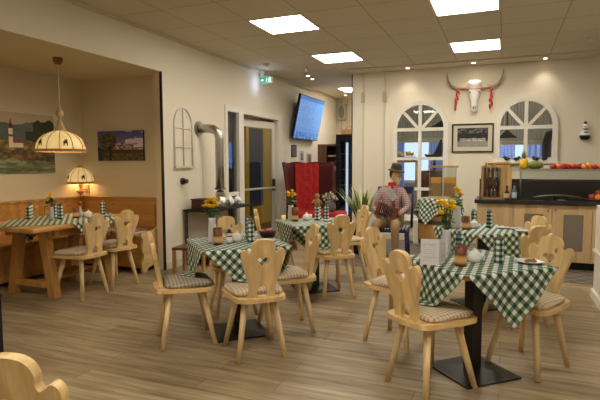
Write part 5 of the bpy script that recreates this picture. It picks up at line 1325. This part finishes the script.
    for s_, el, hn in ((-1, (-.265, -.08, .73), HL), (1, (.30, -.10, .74), HR_)):
        sh = add((.02+s_*.17, .01, .955), .078, ch); m1 = add(tuple((.02+s_*.17, .01, .955)[i]*.5+el[i]*.5 for i in range(3)), .066, sh); e_ = add(el, .058, m1); m2 = add(tuple(el[i]*.5+hn[i]*.5 for i in range(3)), .05, e_); add(tuple(el[i]*.16+hn[i]*.84 for i in range(3)), .040, m2)
    vs, fs = bake(skin_obj('tmp_shirt', V, E_, Rr, 0)); b = MB(); b.add(vs, fs, True); b.build('shirt', 'shirt', t)
    V.clear(); E_.clear(); Rr.clear()
    pel = add((.02, .01, .53), (.155, .12)); 
    for kn, ft, s_ in KN:
        h = add((.02+s_*.09, -.03, .52), .098, pel); mm = add(tuple((.02+s_*.09, -.03, .52)[i]*.5+kn[i]*.5 for i in range(3)), .088, h); k = add(kn, .074, mm); c_ = add((ft[0], ft[1]+.01, .30), .062, k); add((ft[0], ft[1]+.01, .10), .058, c_)
    vs, fs = bake(skin_obj('tmp_tr', V, E_, Rr, 0)); b = MB(); b.add(vs, fs, True); b.build('trousers', 'trousers', t)
    for kn, ft, s_ in KN:
        b = MB(); b.ball((ft[0], ft[1]-.05, .045), (.048, .13, .045), 16, 10); b.ball((ft[0], ft[1]+.01, .075), (.045, .05, .05), 12, 8); b.build('shoe', 'matte_black', t)
    b = MB(); b.lathe([(.060, 1.03), (.074, 1.045), (.072, 1.07), (.058, 1.085)], (.027, -.015, 0), 20, 1, .95)
    b.add([(-.04, -.085, 1.05), (.10, -.085, 1.05), (.05, -.125, .965), (.02, -.12, .955)], [(0, 1, 2, 3)]); b.ball((.04, -.105, 1.03), (.022, .018, .018), 10, 6); b.build('neckerchief', 'scarf', t)
    b = MB(); b.add([(-.05, -.10, 1.03), (.02, -.11, 1.03), (-.01, -.135, .96), (-.06, -.115, .98)], [(0, 1, 2, 3)]); b.add([(.06, -.105, 1.03), (.11, -.085, 1.03), (.11, -.115, .97), (.06, -.13, .96)], [(0, 1, 2, 3)])
    c = b.build('shirt_collar', 'shirt', t); s_ = c.modifiers.new('t', 'SOLIDIFY'); s_.thickness = .006
person(); [o for o in COL.objects if o.name == 'person'][0].scale = (.86, 1, 1)
t = empty('accordion', (MX+.02, MY-.27, .71), MR, 'small brown accordion with a white keyboard held by the seated man', 'accordion')
rt = Matrix.Rotation(RD(18), 3, 'Y')
for i, x in enumerate((-.15, .13)): MB().box(rt @ Vector((x, 0, -.01)), (.06, .12, .19), rt).build('end_case', 'brownleather', t, bevel=.012)
b = MB()
for i in range(9): b.box(rt @ Vector((-.115+i*.027, 0, -.01)), (.010, .115 if i % 2 else .09, .18 if i % 2 else .15), rt)
b.build('bellows', mat('bellows', (70, 30, 22), .6, var=.2), t)
r2 = Matrix.Rotation(RD(52), 3, 'Y'); kc = Vector((.045, -.0, .235))
kb = MB(); kb.box(kc+Vector((0, .02, 0)), (.19, .02, .10), r2); kb.build('keyboard_plate', 'ceramic', t); t.scale = (.86, 1, .95)
kb = MB()
for i in range(6): kb.box(kc+r2 @ Vector((0, .007, -.038+i*.016)), (.17, .008, .0035), r2)
kb.build('dark_keys', mat('keys_dark', (90, 84, 84), .5), t)
kb = MB(); kb.box(Vector((.075, .03, .12)), (.05, .03, .14), Matrix.Rotation(RD(-20), 3, 'Y')); kb.build('keyboard_arm', 'brownleather', t)

# white box next to blue chair
t = empty('white_cabinet', (-1.16, YB-.32, 0), 0, 'low white box cabinet under the tall arched window beside the blue chair', 'cabinet')
MB().bb(-.22, .2, -.12, .12, 0, .38).build('carcass', 'white', t, bevel=.006); MB().bb(-.23, .21, -.13, .13, .38, .41).build('top_board', 'white', t, bevel=.004); MB().bb(-.2, .18, -.13, -.12, .03, .36).build('door', 'offwhite', t, bevel=.003)

# dark post at left picture edge
t = empty('dark_stand', (-3.17, 2.30, 0), 0, 'short dark upright post standing at the left edge of the picture', 'post')
MB().bb(-.03, .03, -.03, .03, .01, .46).build('post_shaft', 'matte_black', t); MB().bb(-.09, .06, -.07, .07, 0, .012).build('foot_plate', 'matte_black', t); MB().box((0, 0, .47), (.07, .07, .02)).build('post_cap', 'matte_black', t)

# ------------------------------------------------------------------ camera, world, render look
cam = bpy.data.cameras.new('camera'); co = bpy.data.objects.new('camera', cam); COL.objects.link(co)
f_px, yaw, pitch, roll = 501.55, -.387, -.074, -.0029
cam.sensor_width = 36; cam.lens = f_px/600*36; cam.sensor_fit = 'HORIZONTAL'; cam.clip_start = .05
fwd = Vector((sin(yaw)*cos(pitch), cos(yaw)*cos(pitch), sin(pitch))); rgt = Vector((cos(yaw), -sin(yaw), 0)); up = rgt.cross(fwd)
r_, u_ = cos(roll)*rgt+sin(roll)*up, -sin(roll)*rgt+cos(roll)*up
m = Matrix((r_, u_, -fwd)).transposed().to_4x4(); m.translation = (0, 0, 1.36); co.matrix_world = m
bpy.context.scene.camera = co
wd = bpy.data.worlds.new('world'); bpy.context.scene.world = wd; wd.use_nodes = True
bg = wd.node_tree.nodes['Background']; bg.inputs[0].default_value = (1, .9, .75, 1); bg.inputs[1].default_value = .5
sc = bpy.context.scene; sc.view_settings.view_transform = 'Standard'; sc.view_settings.exposure = 0.15; sc.view_settings.gamma = 1.0
# lamps in side rooms, plus an unseen fill light added to brighten blinds
for loc, e, c, nm in (((-4.5, 9.6, 2.3), 8, (1, .8, .5), 'vestibule_lamp'), ((-.2, 10.2, 2.7), 90, (1, .95, .9), 'kitchen_lamp'), ((-.5, 9.12, 2.75), 14, (1, .95, .88), 'blind_fill')):
    L = bpy.data.lights.new(nm, 'POINT'); L.energy = e; L.color = c; L.shadow_soft_size = .2; o = bpy.data.objects.new(nm, L); COL.objects.link(o); o.location = loc
